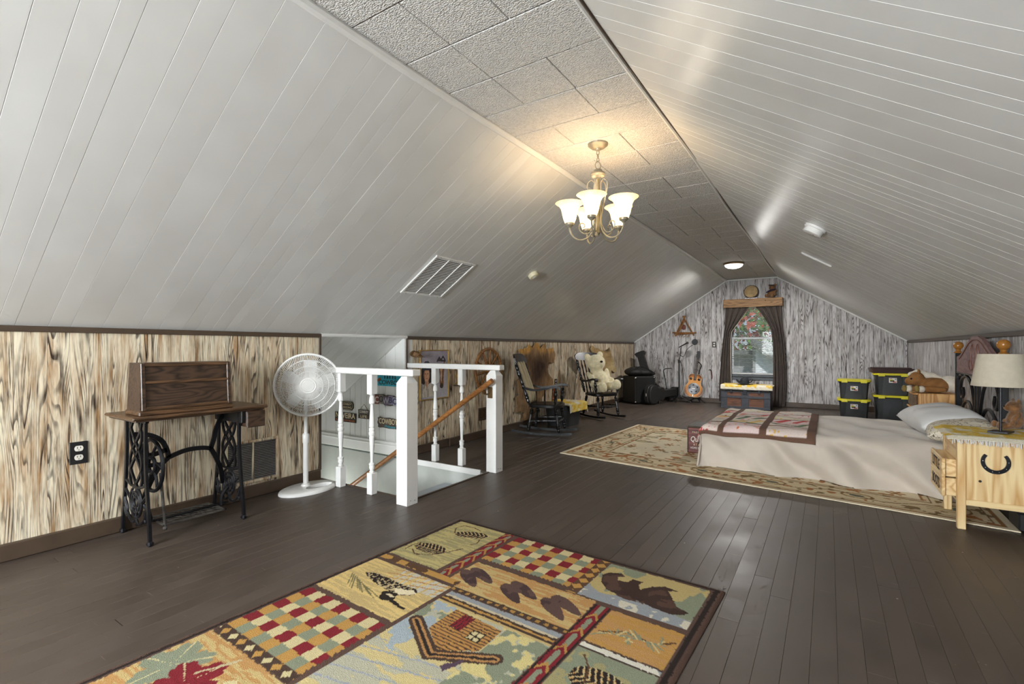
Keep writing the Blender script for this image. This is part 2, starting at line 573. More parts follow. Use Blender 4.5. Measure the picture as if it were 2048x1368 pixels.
M['plush_white'] = plain('white plush', (232, 222, 204), .95, var=.12, scale=20, bump=.9, bscale=90, Sheen_Weight=.3)
M['plush_pony'] = plain('tan plush', (150, 104, 58), .95, var=.2, scale=20, bump=.7, bscale=110)
M['plush_olive'] = plain('olive hoof plush', (142, 120, 66), .95, var=.2, bump=.7)
M['eye'] = plain('black button', (14, 14, 14), .15)
M['felt'] = plain('black felt', (38, 40, 44), .8, var=.15, bump=.2)
M['finial'] = plain('varnished ball', (168, 112, 48), .25, var=.15, scale=6)
M['mauve'] = wood('stained headboard', (112, 84, 84), (150, 116, 112), (20, 2, 8), 7, .45, bump=.05)
M['mauve_edge'] = plain('reddish edge', (120, 70, 48), .45)
M['print_black'] = plain('black ink', (40, 32, 24), .7)
M['print_white'] = plain('white ink', (232, 226, 214), .7)
M['print_cream'] = plain('cream ink', (214, 196, 160), .7)
M['print_orange'] = plain('orange ink', (178, 92, 44), .7)
M['turq'] = plain('turquoise enamel', (40, 168, 190), .5, var=.2, scale=14)
M['rust'] = plain('rusted tin', (140, 78, 36), .7, var=.4, scale=30)
M['signblack'] = plain('black sign board', (44, 34, 28), .6, var=.2)
M['signbrown'] = plain('brown sign board', (74, 62, 50), .65, var=.25, scale=14)
M['rug1'] = vcol('lodge rug pile', .95, .6, 240)
M['rug2'] = vcol('floral rug pile', .95, .4, 200)
M['cloth'] = vcol('printed cotton', .9, .2, 160)
M['paint_pic'] = vcol('painted print', .5, 0, 100, .4)
M['hide'] = vcol('fur hide', .95, .9, 90)
s = NT('alabaster glass lit')
e = s.noise(s.coord(rnd=5), 9, 4); c = s.ramp(e, [(.3, srgb(252, 214, 138)), (.7, srgb(255, 230, 176))])
sp = s.n('SeparateXYZ'); s.l(s.n('TexCoord').outputs['Object'], sp.inputs[0])
gz = s.n('MapRange'); s.l(sp.outputs[2], gz.inputs[0])
for i_, v_ in ((1, -.53), (2, -.435), (3, 3.0), (4, .65)): gz.inputs[i_].default_value = v_
s.l(gz.outputs[0], s.b.inputs['Emission Strength'])      # the bulb sits low in the bell
s.l(c, s.b.inputs['Emission Color'])
M['shade_glass'] = s.set(c, .35)
s = NT('frosted lens lit'); s.b.inputs['Emission Color'].default_value = (1, .98, .94, 1); s.b.inputs['Emission Strength'].default_value = 3.0
M['lens'] = s.set(srgb(240, 240, 238), .3)
s = NT('window glass'); tr = s.n('BsdfTransparent'); gl = s.n('BsdfGlossy'); gl.inputs['Roughness'].default_value = .02
mx = s.n('MixShader'); mx.inputs[0].default_value = .008; s.l(tr.outputs[0], mx.inputs[1]); s.l(gl.outputs[0], mx.inputs[2])
s.l(mx.outputs[0], s.t.nodes['Material Output'].inputs['Surface']); M['glass'] = s.m
M['leaf_green'] = plain('green leaves', (92, 128, 62), .7, var=.4, scale=3)
M['leaf_red'] = plain('red leaves', (176, 72, 52), .7, var=.4, scale=3)
M['siding'] = plain('white siding', (222, 224, 226), .6)
M['siding_shaded'] = plain('shaded siding', (150, 150, 150), .7)  # side walls of the white house, their shade put into the colour
M['roofing'] = plain('grey roofing', (96, 100, 96), .8)
M['grass'] = plain('grass', (104, 124, 70), .9, var=.3)
# ================================================================== the room
PAT = [.144, .104, .157, .187, .13, .147, .091, .108, .099, .072]     # random-groove panelling, repeats every sheet
def joints(y0, y1, start=0.786):
    s_ = sum(PAT); a = start
    while a > y0: a -= s_
    out = [y0]; k = 0
    while a < y1 - .02:
        if a > y0 + .02: out.append(a)
        a += PAT[k % 10]; k += 1
    return out + [y1]


BC = {}
def board_mesh(w, L, t=.012, c=.0012, gap=.0003):
    key = (round(w, 3), round(L, 3), t, c)
    if key not in BC:
        a, b = gap, w - gap
        vs = []
        for y in (0, L): vs += [(a, y, 0), (b, y, 0), (b, y, t - c), (b - c, y, t), (a + c, y, t), (a, y, t - c)]
        fs = [(i, (i + 1) % 6, 6 + (i + 1) % 6, 6 + i) for i in range(6)] + [(5, 4, 3, 2, 1, 0), (6, 7, 8, 9, 10, 11)]
        me = bpy.data.meshes.new('board'); me.from_pydata(vs, [], fs); fix(me, 0); BC[key] = me
    return BC[key]


def panel_run(parent, M0, j, L, mat, sign=1, t=.012):
    """boards side by side; M0 = frame whose x is the running direction, y the board length, z the room side"""
    for a, b in zip(j[:-1], j[1:]):
        me = board_mesh(b - a, L, t)
        if not me.materials: me.materials.append(mat)
        o = bpy.data.objects.new('board', me); COL.objects.link(o); o.parent = parent
        o.matrix_local = M0 @ T(a, 0, random.uniform(-.00025, .00015))
        if me.materials[0] != mat:
            o.material_slots[0].link = 'OBJECT'; o.material_slots[0].material = mat


X_, Y_, Z_ = Vector((1, 0, 0)), Vector((0, 1, 0)), Vector((0, 0, 1))
HY0, HY1, HX = 2.83, 3.885, -2.80            # stair opening: near edge, far edge, right end
# ---- floor
fl = MB()
fl.box(HX + .052, XR + .1, YB - .1, YE + .1, -.14, -.022); fl.box(XL - .1, HX + .052, YB - .1, HY0 - .062, -.14, -.022); fl.box(XL - .1, HX + .052, HY1 + .062, YE + .1, -.14, -.022)
floor = struct(fl.build('floor', M['dark_gap'], smooth=0))
PW = .0905; x = XL + .0; n = 0
while x < XR - .01:
    wd = min(PW, XR - x)
    runs = [(YB, YE)]
    if x + wd / 2 < HX: runs = [(YB, HY0), (HY1, YE)]
    for a, b in runs:
        cuts = [a]; y = a + random.uniform(.8, 4.4)
        while y < b - .9:
            cuts.append(y); y += random.uniform(3.2, 4.9)
        cuts.append(b)
        for c0, c1 in zip(cuts[:-1], cuts[1:]):
            L = round(c1 - c0 - .002, 3)
            me = MB(); a_, b_ = .0003, wd - .0003; t, c = .022, .0008
            vs = []
            for yy, ii in ((0, c), (L, -c)): vs += [(a_, yy, 0), (b_, yy, 0), (b_, yy, t - c), (b_ - c, yy + ii * .6, t), (a_ + c, yy + ii * .6, t), (a_, yy, t - c)]
            me.add(vs, [(i, (i + 1) % 6, 6 + (i + 1) % 6, 6 + i) for i in range(6)] + [(5, 4, 3, 2, 1, 0), (6, 7, 8, 9, 10, 11)])
            me.build('plank', M['floor'], floor, 0, T(x, c0, -.022 + random.uniform(-.0008, .0003))); n += 1
    x += wd

# ---- knee walls
sl = math.atan2(H - K, XA - XL); dL = Vector((math.cos(sl), 0, math.sin(sl))); nL = Vector((math.sin(sl), 0, -math.cos(sl)))
SLEN = (XA - XL) / math.cos(sl)
sr = math.atan2(H - K, XR - XB); dR = Vector((-math.cos(sr), 0, math.sin(sr))); nR = Vector((-math.sin(sr), 0, -math.cos(sr)))
SLENR = (XR - XB) / math.cos(sr)
wl = MB()
wl.box(XL - .11, XL - .012, YB - .1, 2.813, 0, K + .06); wl.box(XL - .11, XL - .012, 3.903, YE + .1, 0, K + .06)
wall_left = struct(wl.build('wall_left', M['dark_gap'], smooth=0))
ML = basis((XL - .012, 0, 0), Y_, Z_, X_)
panel_run(wall_left, ML, joints(YB, 2.813), K, M['panel_warm']); panel_run(wall_left, ML, joints(3.903, YE), K, M['panel_warm'])
wr = MB(); wr.box(XR + .012, XR + .11, YB - .1, YE + .1, 0, K + .06)
wall_right = struct(wr.build('wall_right', M['dark_gap'], smooth=0))
MR = basis((XR + .012, 0, 0), -Y_, Z_, -X_)
jr = [-a for a in joints(YB, YE)][::-1]
panel_run(wall_right, MR, jr, K, M['panel_cool_light'])


# ---- gable walls
def ztop(x):
    if x < XA: return K + (x - XL) * (H - K) / (XA - XL)
    if x > XB: return K + (XR - x) * (H - K) / (XR - XB)
    return H


WX0, WX1, WZ0, WZ1 = -1.80, -.90, .62, 2.16
def gable(name, y, sgn, hole, mat):
    w_ = MB(); t0, t1 = (y + .014 * sgn, y + .13 * sgn)
    M0 = basis((0, (t0 + t1) / 2, 0), X_, Z_, -Y_)
    hx0, hx1, hz0, hz1 = hole; th = abs(t1 - t0) / 2
    w_.prism([(XL, 0), (hx0, 0), (hx0, ztop(hx0) + .05), (XA, H + .05), (XL, K + .05)] if hx0 > XA else [(XL, 0), (hx0, 0), (hx0, ztop(hx0) + .05), (XL, K + .05)], -th, th, M0)
    w_.prism([(hx1, 0), (XR, 0), (XR, K + .05), (XB, H + .05), (hx1, H + .05)] if hx1 < XB else [(hx1, 0), (XR, 0), (XR, K + .05), (hx1, ztop(hx1) + .05)], -th, th, M0)
    w_.box(hx0, hx1, t0, t1, 0, hz0)
    pl = [(hx0, hz1), (hx1, hz1), (hx1, ztop(hx1) + .05)] + ([(XB, H + .05)] if hx1 > XB else []) + ([(XA, H + .05)] if hx0 < XA else []) + [(hx0, ztop(hx0) + .05)]
    w_.prism(pl, -th, th, M0)
    g = struct(w_.build(name, M['dark_gap'], smooth=0))
    t, c = .012, .0022
    if sgn > 0: F0 = basis((0, y + .012, 0), X_, Z_, -Y_)
    else: F0 = basis((0, y - .012, 0), -X_, Z_, Y_)
    jj = joints(XL, XR, -1.9)
    for a, b in zip(jj[:-1], jj[1:]):
        segs = [(0, None)]
        lo, hi = a, b
        parts = []
        if b <= hx0 + .01 or a >= hx1 - .01: parts = [(a, b, 0, None)]
        else:
            if a < hx0: parts.append((a, hx0, 0, None))
            if b > hx1: parts.append((hx1, b, 0, None))
            m0, m1 = max(a, hx0), min(b, hx1)
            parts += [(m0, m1, 0, hz0), (m0, m1, hz1, None)]
        for p0, p1, z0, z1 in parts:
            if p1 - p0 < .012: continue
            q0, q1 = p0 + .0012, p1 - .0012
            za, zb = (ztop(q0), ztop(q1)) if z1 is None else (z1, z1)
            bm_ = MB()
            s1 = 1 if sgn > 0 else -1
            def ring(ins, zz): return [((q0 + ins) * s1, z0, zz), ((q1 - ins) * s1, z0, zz), ((q1 - ins) * s1, zb, zz), ((q0 + ins) * s1, za, zz)]
            vs = ring(0, 0) + ring(0, t - c) + ring(c, t)
            bm_.add(vs, [(3, 2, 1, 0), (8, 9, 10, 11)] + [(k * 4 + i, k * 4 + (i + 1) % 4, k * 4 + 4 + (i + 1) % 4, k * 4 + 4 + i) for k in (0, 1) for i in range(4)])
            # own origin for the grain
            ox = (q0) * s1
            bm_.v = [(X - ox, Y2, Z2) for X, Y2, Z2 in bm_.v]
            bm_.build('board', mat, g, 0, F0 @ T(ox, 0, random.uniform(-.001, .0006)))
    return g


gable('wall_end', YE, 1, (WX0, WX1, WZ0, WZ1), M['panel_cool_light'])
gable('wall_back', YB, -1, (-2.73, -.77, .85, 2.05), M['panel_cool_light'])

# ---- ceilings
cs = MB(); Mb = basis((XL, 0, K), Y_, dL, nL)
cs.box(YB - .1, YE + .1, -.05, SLEN + .05, -.10, -.013, M=Mb)
slope_l = struct(cs.build('ceiling_slope_left', M['dark_gap'], smooth=0))
panel_run(slope_l, Mb @ T(0, 0, -.012), joints(YB, YE), SLEN, M['ceil'])
cs = MB(); Mr = basis((XR, 0, K), -Y_, dR, nR)
cs.box(-YE - .1, -YB + .1, -.05, SLENR + .05, -.10, -.013, M=Mr)
slope_r = struct(cs.build('ceiling_slope_right', M['dark_gap'], smooth=0))
panel_run(slope_r, Mr @ T(0, 0, -.012), [-a for a in joints(YB, YE, .62)][::-1], SLENR, M['ceil'])
cf = MB(); cf.box(XA - .05, XB + .05, YB - .1, YE + .1, H + .014, H + .1)
ceiling = struct(cf.build('ceiling', M['dark_gap'], smooth=0))
y = 1.841 - .349 * 15; k = 0
while y < YE - .01:
    a0 = max(y, YB)
    b = min(y + .349, YE); cuts = ([XA, -1.56, -1.215, XB] if k % 2 == 0 else [XA, -1.22, XB]) if k % 3 else [XA, -1.56, XB]
    for x0, x1 in zip(cuts[:-1], cuts[1:]):
        MB().box(0, x1 - x0 - .003, 0, b - a0 - .006, 0, .014, .003).build('tile', M['tile'], ceiling, 0, T(x0 + .0015, a0 + .003, H + random.uniform(-.001, .001)))
    y += .349; k += 1

# ---- trims
def trim(n, mb, mat, smooth=30): return struct(mb.build('trim_%d' % n, mat, smooth=smooth))
trim(1, MB().box(XL, XL + .02, YB, 2.813, 1.314, K + .004, .003), M['brown_trim'])
trim(2, MB().box(XL, XL + .02, 3.903, YE, 1.314, K + .004, .003), M['brown_trim'])
trim(3, MB().box(XR - .02, XR, YB, YE, 1.31, K + .004, .003), M['brown_trim'])
t4 = MB(); t4.tube([(XA - .008 + .006 * math.sin(y_ * 2.1), y_, H - .012 - .004 * math.sin(y_ * 1.3)) for y_ in np.linspace(YB, YE, 60)], .024, 8)
trim(4, t4, M['white'])
t5 = MB(); t5.tube([(XB + .002 + .008 * math.sin(y_ * 1.7 + 1), y_, H - .004) for y_ in np.linspace(YB, YE, 60)], .013, 8)
trim(5, t5, M['white'])
t6 = MB(); t6.tube([(XB + .022 + .010 * math.sin(y_ * 1.7 + 1), y_, H - .012 + .003 * math.sin(y_ * 3)) for y_ in np.linspace(YB, YE, 80)], .0065, 6)
trim(6, t6, M['brown_trim'])
t7 = MB(); yt = YE - .016
t7.tube([(XL + .01, yt, K - .002), (XA, yt, H - .022), (XB, yt, H - .022), (XR - .01, yt, K - .002)], .016, 8)
trim(7, t7, M['white'])
trim(8, MB().box(XL, XL + .014, 2.792, 2.814, 0.09, 1.314, .002), M['brown_trim'])
trim(9, MB().box(XL, XL + .014, 3.900, 3.918, 0.0, 1.314, .002), M['brown_trim'])
t10 = MB(); t10.tube([(XL + .008, 2.81, K - .006), (XL + .008, 3.905, K - .006)], .017, 8); trim(10, t10, M['white'])
trim(11, MB().box(XL, XL + .012, YE - .02, YE - .002, .1, 1.31), M['brown_trim'])
trim(12, MB().box(XR - .012, XR, YE - .02, YE - .002, .1, 1.31), M['brown_trim'])
# baseboards
def bb(name, x0, x1, y0, y1): return struct(MB().box(x0, x1, y0, y1, 0, .1, .006).build(name, M['brown_trim']))
bb('baseboard_left', XL, XL + .03, YB, 2.80); bb('baseboard_left', XL, XL + .03, 4.62, YE)
bb('baseboard_end', XL + .03, XR - .03, YE - .03, YE); bb('baseboard_right', XR - .03, XR, YB, YE); bb('baseboard_back', XL + .03, XR - .03, YB, YB + .03)
bb('baseboard_left', XL, XL + .012, 3.92, 4.62)

# ---- stairwell
zS = lambda x: K + (x - XL) * (H - K) / (XA - XL)
sw = MB(); Ms = basis((XL, 0, K), Y_, dL, nL)
recess = MB().box(2.70, 4.0, -2.3, -.05, -.10, -.013, M=Ms)
rec = struct(recess.build('ceiling_recess', M['dark_gap'], smooth=0))
jj = [a for a in joints(2.72, 3.99)]
panel_run(rec, Ms @ T(0, -2.28, -.012), jj, 2.28, M['ceil'])
fw = MB(); M1 = basis((0, HY1 + .06, 0), X_, Z_, -Y_)
fw.prism([(-5.9, 0), (XL - .0, 0), (XL - .0, K), (-5.9, zS(-5.9))], -.06, -.012 + .06, M1)
wf = struct(fw.build('wall_stair', M['white_dull'], smooth=0))
xs = joints(-5.75, XL - .004, -5.75)
for a, b in zip(xs[:-1], xs[1:]):
    q = MB(); q0, q1 = a + .001, b - .001; c, t = .003, .01
    f = lambda i, z: [(q0 + i, 0, z), (q1 - i, 0, z), (q1 - i, zS(q1) - .002, z), (q0 + i, zS(q0) - .002, z)]
    q.add(f(0, 0) + f(0, t - c) + f(c, t), [(8, 9, 10, 11)] + [(k * 4 + i, k * 4 + (i + 1) % 4, k * 4 + 4 + (i + 1) % 4, k * 4 + 4 + i) for k in (0, 1) for i in range(4)])
    q.build('board', M['ceil'], wf, 0, basis((0, HY1 + .0105, 0), X_, Z_, -Y_))
pw = MB(); pw.box(-5.95, HX, HY1 + .004, HY1 + .06, -2.5, -.024); pw.box(-5.95, HX, HY0 - .06, HY0 - .004, -2.5, -.024); pw.box(HX - .01, HX + .05, HY0, HY1, -2.5, -.03)
pw.box(-5.97, -5.91, HY0 - .05, HY1 + .05, -2.5, .2); pw.box(-5.95, XL - .1, 2.70, 2.76, -.1, 1.4)
struct(pw.build('wall_stairwell', M['plaster'], smooth=0))
trim(13, MB().box(-5.75, XL + .01, HY1 - .014, HY1 + .004, 0, .15, .006).box(-5.75, XL + .01, HY1 - .02, HY1, .10, .118, .004), M['white'])
trim(14, MB().box(XL + .01, HX - .1, HY1 - .012, HY1 + .004, -.055, .004, .003), M['white'])
trim(15, MB().box(XL - .02, HX, HY0 - .012, HY0 + .012, -.05, .004, .003), M['brown_trim'])
trim(16, MB().box(HX - .012, HX + .006, HY0, HY1, -.05, .003, .003), M['brown_trim'])
st = thing('staircase', 'grey painted steps going down through the floor opening', 'stairs', (HX, HY0, 0))
for i in range(10):
    o0 = 0 if i == 0 else .27
    MB().box(-.30 - .27 - .275 * i, -.275 * i - .012 - o0, .006, HY1 - HY0 - .006, -.19 * (i + 1) - .03, -.19 * (i + 1), .006).build('tread', M['step'], st)
    MB().box(-.275 * i - .03 - o0, -.275 * i - .012 - o0, .008, HY1 - HY0 - .008, -.19 * (i + 1), -.19 * i - .04, .002).build('riser', M['white_dull'], st)
# ================================================================== left wall and stairs
# ---- treadle sewing table
TZ = .80
t = thing('treadle_table', 'old treadle sewing table with dark wood top and black cast iron legs', 'table', (-3.70, 1.6, 0))
# local: x across (front = +x towards the room), y along the wall
y0, y1 = -.405, .435
MB().box(-.225, .225, y0, y1, TZ - .022, TZ, .008).build('table_top', M['walnut_h'], t)
MB().box(-.205, .205, y0 + .02, y1 - .02, TZ - .034, TZ - .022, .003).build('moulding', M['walnut'], t)
dw = MB().box(.03, .20, .285, .415, TZ - .15, TZ - .036, .006).build('drawer', M['walnut'], t)
MB().box(.2, .212, .285, .418, TZ - .155, TZ - .04, .004).build('drawer_front', M['walnut'], dw)
MB().box(-.19, .19, .255, .285, TZ - .12, TZ - .034, .003).build('drawer_frame', M['blackwood'], t)


def side_iron(yy):
    m = MB(); nz = (0, 1, 0)
    P = lambda x, z: (x, yy, z)
    for sg in (-1, 1):
        m.bar(spline([P(.145 * sg, TZ - .034), P(.142 * sg, .62), P(.150 * sg, .45), P(.172 * sg, .28), P(.198 * sg, .12), P(.206 * sg, .03)], 5), .024, .016, nz)
        m.box(.206 * sg - .02, .206 * sg + .02, yy - .016, yy + .016, 0, .03, .008)
        m.tube(spline([P(.175 * sg, .25), P(.13 * sg, .15), P(.05 * sg, .10), P(0, .13)], 5), .009, 6)
        m.tube(spline([P(.188 * sg, .19), P(.15 * sg, .13), P(.125 * sg, .17), P(.15 * sg, .22)], 4), .007, 6)
    m.box(-.165, .165, yy - .012, yy + .012, TZ - .05, TZ - .034, .003)
    for ph in (0, 1):                                   # criss-crossing straps
        for sg in (-1, 1):
            pts = [P(sg * (.085 * math.cos(ph * 2.1 + k * .62)) * (1 + .1 * k / 8), TZ - .05 - k * .052) for k in range(9)]
            m.bar(spline(pts, 4), .017, .012, nz)
    for rr in (.085, .058, .03):                           # medallion
        m.tube([P(rr * math.cos(a), .235 + rr * 1.15 * math.sin(a)) for a in np.linspace(0, 2 * math.pi, 20, endpoint=False)], .008, 6, closed=True)
    for a in range(8):
        q = a * math.pi / 4
        m.tube([P(.03 * math.cos(q), .235 + .034 * math.sin(q)), P(.085 * math.cos(q), .235 + .098 * math.sin(q))], .006, 5)
    m.tube([P(-.145, .36), P(-.06, .335), P(.06, .335), P(.145, .36)], .009, 6)
    m.tube([P(-.16, .30), P(-.09, .25)], .008, 6); m.tube([P(.16, .30), P(.09, .25)], .008, 6)
    return m


side_iron(-.31).build('side_frame', M['iron'], t); side_iron(.262).build('side_frame', M['iron'], t)
br = MB(); xb = -.06; Q = lambda y, z: (xb, y, z)
for path in ([(-.30, .66), (-.22, .645), (-.15, .60), (-.115, .53), (-.105, .475)], [(-.105, .475), (0, .505), (.10, .505), (.165, .49)],
             [(.165, .49), (.185, .55), (.20, .62), (.235, .70), (.262, .745)], [(.165, .49), (.20, .42), (.235, .32), (.25, .22)],
             [(-.105, .475), (-.16, .42), (-.21, .33), (-.25, .22), (-.29, .14)], [(-.115, .53), (-.2, .51), (-.28, .52)]):
    br.bar(spline([Q(*p) for p in path], 5), [.03] * (5 * (len(path) - 1) + 1), .014, (1, 0, 0))
br.build('brace', M['iron'], t)
fw_ = MB(); cy, cz = -.235, .46
for rr, tt in ((.165, .012), (.05, .012)):
    fw_.tube([(.03 + rr * math.cos(a), cy, cz + rr * math.sin(a)) for a in np.linspace(0, 2 * math.pi, 28, endpoint=False)], tt, 8, closed=True)
for a in range(6):
    q = a * math.pi / 3
    fw_.tube(spline([(.03 + r_ * math.cos(q + b), cy, cz + r_ * math.sin(q + b)) for r_, b in ((.04, 0), (.09, .25), (.16, 0))], 4), .009, 6)
fw_.cyl((.03, cy - .05, cz), (.03, cy + .03, cz), .014)
fw_.build('flywheel', M['iron'], t)
MB().tube([(.08, cy + .03, cz - .05), (.11, cy + .045, .05)], .009, 8).ell((.11, cy + .045, .055), .014, 8, 6).build('pitman_rod', M['iron_grey'], t)
tr = MB(); a0, a1, b0, b1, zt = -.20, .19, -.13, .115, .075
for q in ((b0, b0 + .016), (b1 - .016, b1)): tr.box(q[0], q[1], a0, a1, zt - .006, zt + .006, .002)
for q in ((a0, a0 + .016), (a1 - .016, a1)): tr.box(b0, b1, q[0], q[1], zt - .006, zt + .006, .002)
nx, ny = 4, 6
for i in range(nx):
    for j in range(ny):
        cx = b0 + .016 + (b1 - b0 - .032) * (i + .5) / nx; cyy = a0 + .016 + (a1 - a0 - .032) * (j + .5) / ny
        ex, ey = (b1 - b0 - .032) / nx / 2, (a1 - a0 - .032) / ny / 2
        tr.tube([(cx + ex * math.cos(k * math.pi / 3), cyy + ey * math.sin(k * math.pi / 3), zt) for k in range(6)], .0038, 4, closed=True)
tr.build('treadle', M['iron_grey'], t)
MB().tube([(-.01, -.31, .085), (-.01, .262, .085)], .009, 8).tube(spline([(0, -.23, .085), (.02, -.245, .15), (-.02, -.26, .2)], 4), .012, 6).tube(spline([(0, .21, .075), (.0, .215, .15), (.0, .255, .2)], 4), .012, 6).build('treadle_axle', M['iron'], t)
# ---- case standing on it
c = thing('machine_case', 'dark wooden sewing machine case with panelled front on the treadle table', 'case', (-3.62, 1.52, TZ))
L0, L1, D0, D1, HH = -.272, .272, -.10, .10, .325
body = MB()
body.add([(D0, L0, .01), (D1, L0, .01), (D1, L1, .01), (D0, L1, .01), (D0 + .005, L0 + .012, HH), (D1 - .02, L0 + .012, HH), (D1 - .02, L1 - .012, HH), (D0 + .005, L1 - .012, HH)],
         [(3, 2, 1, 0), (4, 5, 6, 7), (0, 1, 5, 4), (1, 2, 6, 5), (2, 3, 7, 6), (3, 0, 4, 7)])
body.build('case_body', M['walnut'], c, 0)
MB().box(D0 - .006, D1 + .010, L0 - .008, L1 + .008, 0, .03, .006).build('base_moulding', M['walnut_h'], c)
tilt = math.degrees(math.atan2(.02, HH - .01))
Mf = T(D1 - .002, 0, .03) @ RY(-tilt * 1.0)
for z0_, z1_ in ((0.0, .022), (.165, .183), (.272, .294)):
    MB().box(-.004, .012, L0 + .01, L1 - .01, z0_, z1_, .003, M=Mf).build('rail', M['walnut_h'], c)
for yy in (L0 + .006, L1 - .03):
    MB().box(-.004, .013, yy, yy + .024, 0, .294, .003, M=Mf).build('stile', M['walnut'], c)

# ---- outlets
def outlet(name, label, Mw, s_=1.0, grp=None):
    o = thing(name, label, 'outlet', group=grp); o.matrix_world = Mw
    MB().box(-.045 * s_, .045 * s_, -.07 * s_, .07 * s_, 0, .006, .003).build('plate', M['black'], o)
    for dz in (-.028, .028):
        k = MB().prism([(.022 * s_ * math.cos(a), dz * s_ + max(-.017, min(.017, .022 * math.sin(a))) * s_) for a in np.linspace(0, 2 * math.pi, 16, endpoint=False)], .004, .008).build('socket', M['print_white'], o)
        sl_ = MB()
        for dx in (-.008, .008): sl_.box(dx * s_ - .0014, dx * s_ + .0014, (dz + .0) * s_, (dz + .010) * s_, .007, .0085)
        sl_.box(-.002, .002, (dz - .012) * s_, (dz - .007) * s_, .007, .0085)
        sl_.build('slot', M['eye'], k)
    return o
WLM = lambda y, z: basis((XL + .001, y, z), Y_, Z_, X_)
outlet('power_outlet', 'black outlet plate on the panelling left of the sewing table', WLM(1.075, .56))
outlet('power_outlet', 'small dark outlet on the panelling between the two rocking chairs', WLM(7.45, .62), .9)
outlet('power_outlet', 'small black outlet on the end wall left of the window', basis((-2.125, YE - .001, 1.29), X_, Z_, -Y_), .9)

# ---- wall grilles
def grille(name, label, Mw, w_, h_, cols, n, mat, slat_mat, cover=.3, ang=-35):
    o = thing(name, label, 'vent'); o.matrix_world = Mw
    f = MB(); b = .022
    f.box(0, w_, 0, b, 0, .014, .003).box(0, w_, h_ - b, h_, 0, .014, .003).box(0, b, b, h_ - b, 0, .014, .003).box(w_ - b, w_, b, h_ - b, 0, .014, .003)
    f.build('frame', mat, o)
    MB().box(b * .5, w_ - b * .5, b * .5, h_ - b * .5, 0, .002).build('backing', M['dark_gap'], o, 0)
    for i in range(1, cols): MB().box(w_ * i / cols - (.008 if cols == 2 else .004), w_ * i / cols + (.008 if cols == 2 else .004), b, h_ - b, .002, .013, .002).build('mullion', mat, o)
    me = None
    for k in range(n):
        z = b + (h_ - 2 * b) * (k + .5) / n; p = (h_ - 2 * b) / n
        if me is None: me = MB().box(b * .8, w_ - b * .8, -p * cover, p * cover, -.0012, .0012, M=RX(ang)).mesh('slat', 0)
        link('slat', me, slat_mat, o, T(0, z, .007))
    return o
grille('air_grille', 'large whitewashed double return grille low on the wall beside the fan', WLM(1.955, .118), .44, .35, 2, 22, M['panel_warm'], M['steel'])
grille('air_grille', 'small brown register low on the wall below the wagon wheel', WLM(5.23, .235), .26, .17, 1, 8, M['brown_trim'], M['bronze'])

# ---- pedestal fan
t = thing('pedestal_fan', 'white pedestal fan standing beside the stair rail', 'fan', (-3.745, 2.545, 0))
bs = MB()
outer = [(.168 * math.cos(a), .255 * math.sin(a)) for a in np.linspace(0, 2 * math.pi, 40, endpoint=False)]
hole = [(.065 + .060 * math.cos(a), .06 + .12 * math.sin(a)) for a in np.linspace(0, 2 * math.pi, 40, endpoint=False)]
rows = [(1, .0), (1, .012), (.965, .024), (.90, .030)]
vs = []; fs = []
for k, z in rows: vs += [(x_ * k, y_ * k, z) for x_, y_ in outer]
n = 40
for k in range(3): fs += [(k * n + i, k * n + (i + 1) % n, (k + 1) * n + (i + 1) % n, (k + 1) * n + i) for i in range(n)]
b0_ = len(vs); vs += [(x_, y_, .034) for x_, y_ in hole] + [(x_ * .98 + .001, y_ * .98 + .001, .0) for x_, y_ in hole]
fs += [(3 * n + i, 3 * n + (i + 1) % n, b0_ + (i + 1) % n, b0_ + i) for i in range(n)]
fs += [(b0_ + i, b0_ + (i + 1) % n, b0_ + n + (i + 1) % n, b0_ + n + i) for i in range(n)]
fs += [(i, (i + 1) % n, b0_ + n + (i + 1) % n, b0_ + n + i) for i in range(n)]
bs.add(vs, fs); bs.build('base', M['white'], t, 40)
MB().lathe([(.04, .03), (.036, .045), (.0215, .055), (.0215, .42)], 18, T(-.035, 0, 0)).build('lower_pole', M['white'], t)
MB().lathe([(.0255, .40), (.027, .42), (.0285, .47), (.022, .482)], 18, T(-.035, 0, 0)).build('collar', M['white'], t)
MB().lathe([(.0155, .47), (.0155, .84)], 14, T(-.035, 0, 0)).build('upper_pole', M['white'], t)
az = math.degrees(math.atan2(-2.545, 3.745))
head = RZ(az) @ RY(4)
Mh = T(0, 0, .90) @ head @ RY(90)        # local z = towards the viewer
MB().lathe([(.05, -.16), (.07, -.14), (.075, -.05), (.05, -.03)], 20, Mh).build('motor_housing', M['white'], t)
RG = .266
gr = MB()
gr.tube([Mh @ Vector((RG * math.cos(a), RG * math.sin(a), 0)) for a in np.linspace(0, 2 * math.pi, 48, endpoint=False)], .0095, 8, closed=True)
for rr, z in ((.215, .034), (.165, .047), (.12, .055)):
    gr.tube([Mh @ Vector((rr * math.cos(a), rr * math.sin(a), z)) for a in np.linspace(0, 2 * math.pi, 40, endpoint=False)], .0026, 5, closed=True)
wi = MB()
NW = 108
for i in range(NW):
    a = 2 * math.pi * i / NW
    pts = []
    for k, (rr, z) in enumerate(((.262, .004), (.238, .022), (.205, .036), (.16, .047), (.11, .055), (.065, .058))):
        q = a + .30 * (1 - rr / .255)
        pts.append(Mh @ Vector((rr * math.cos(q), rr * math.sin(q), z)))
    wi.tube(pts, .0023, 4)
gf = gr.build('front_grille', M['white'], t)
wi.build('grille_wires', M['white'], gf)['kind'] = 'stuff'
MB().lathe([(.0, .050), (.066, .054), (.068, .062), (.060, .066), (.052, .064), (.048, .068), (.0, .070)], 28, Mh, cap=False).build('center_cap', M['white'], gf)
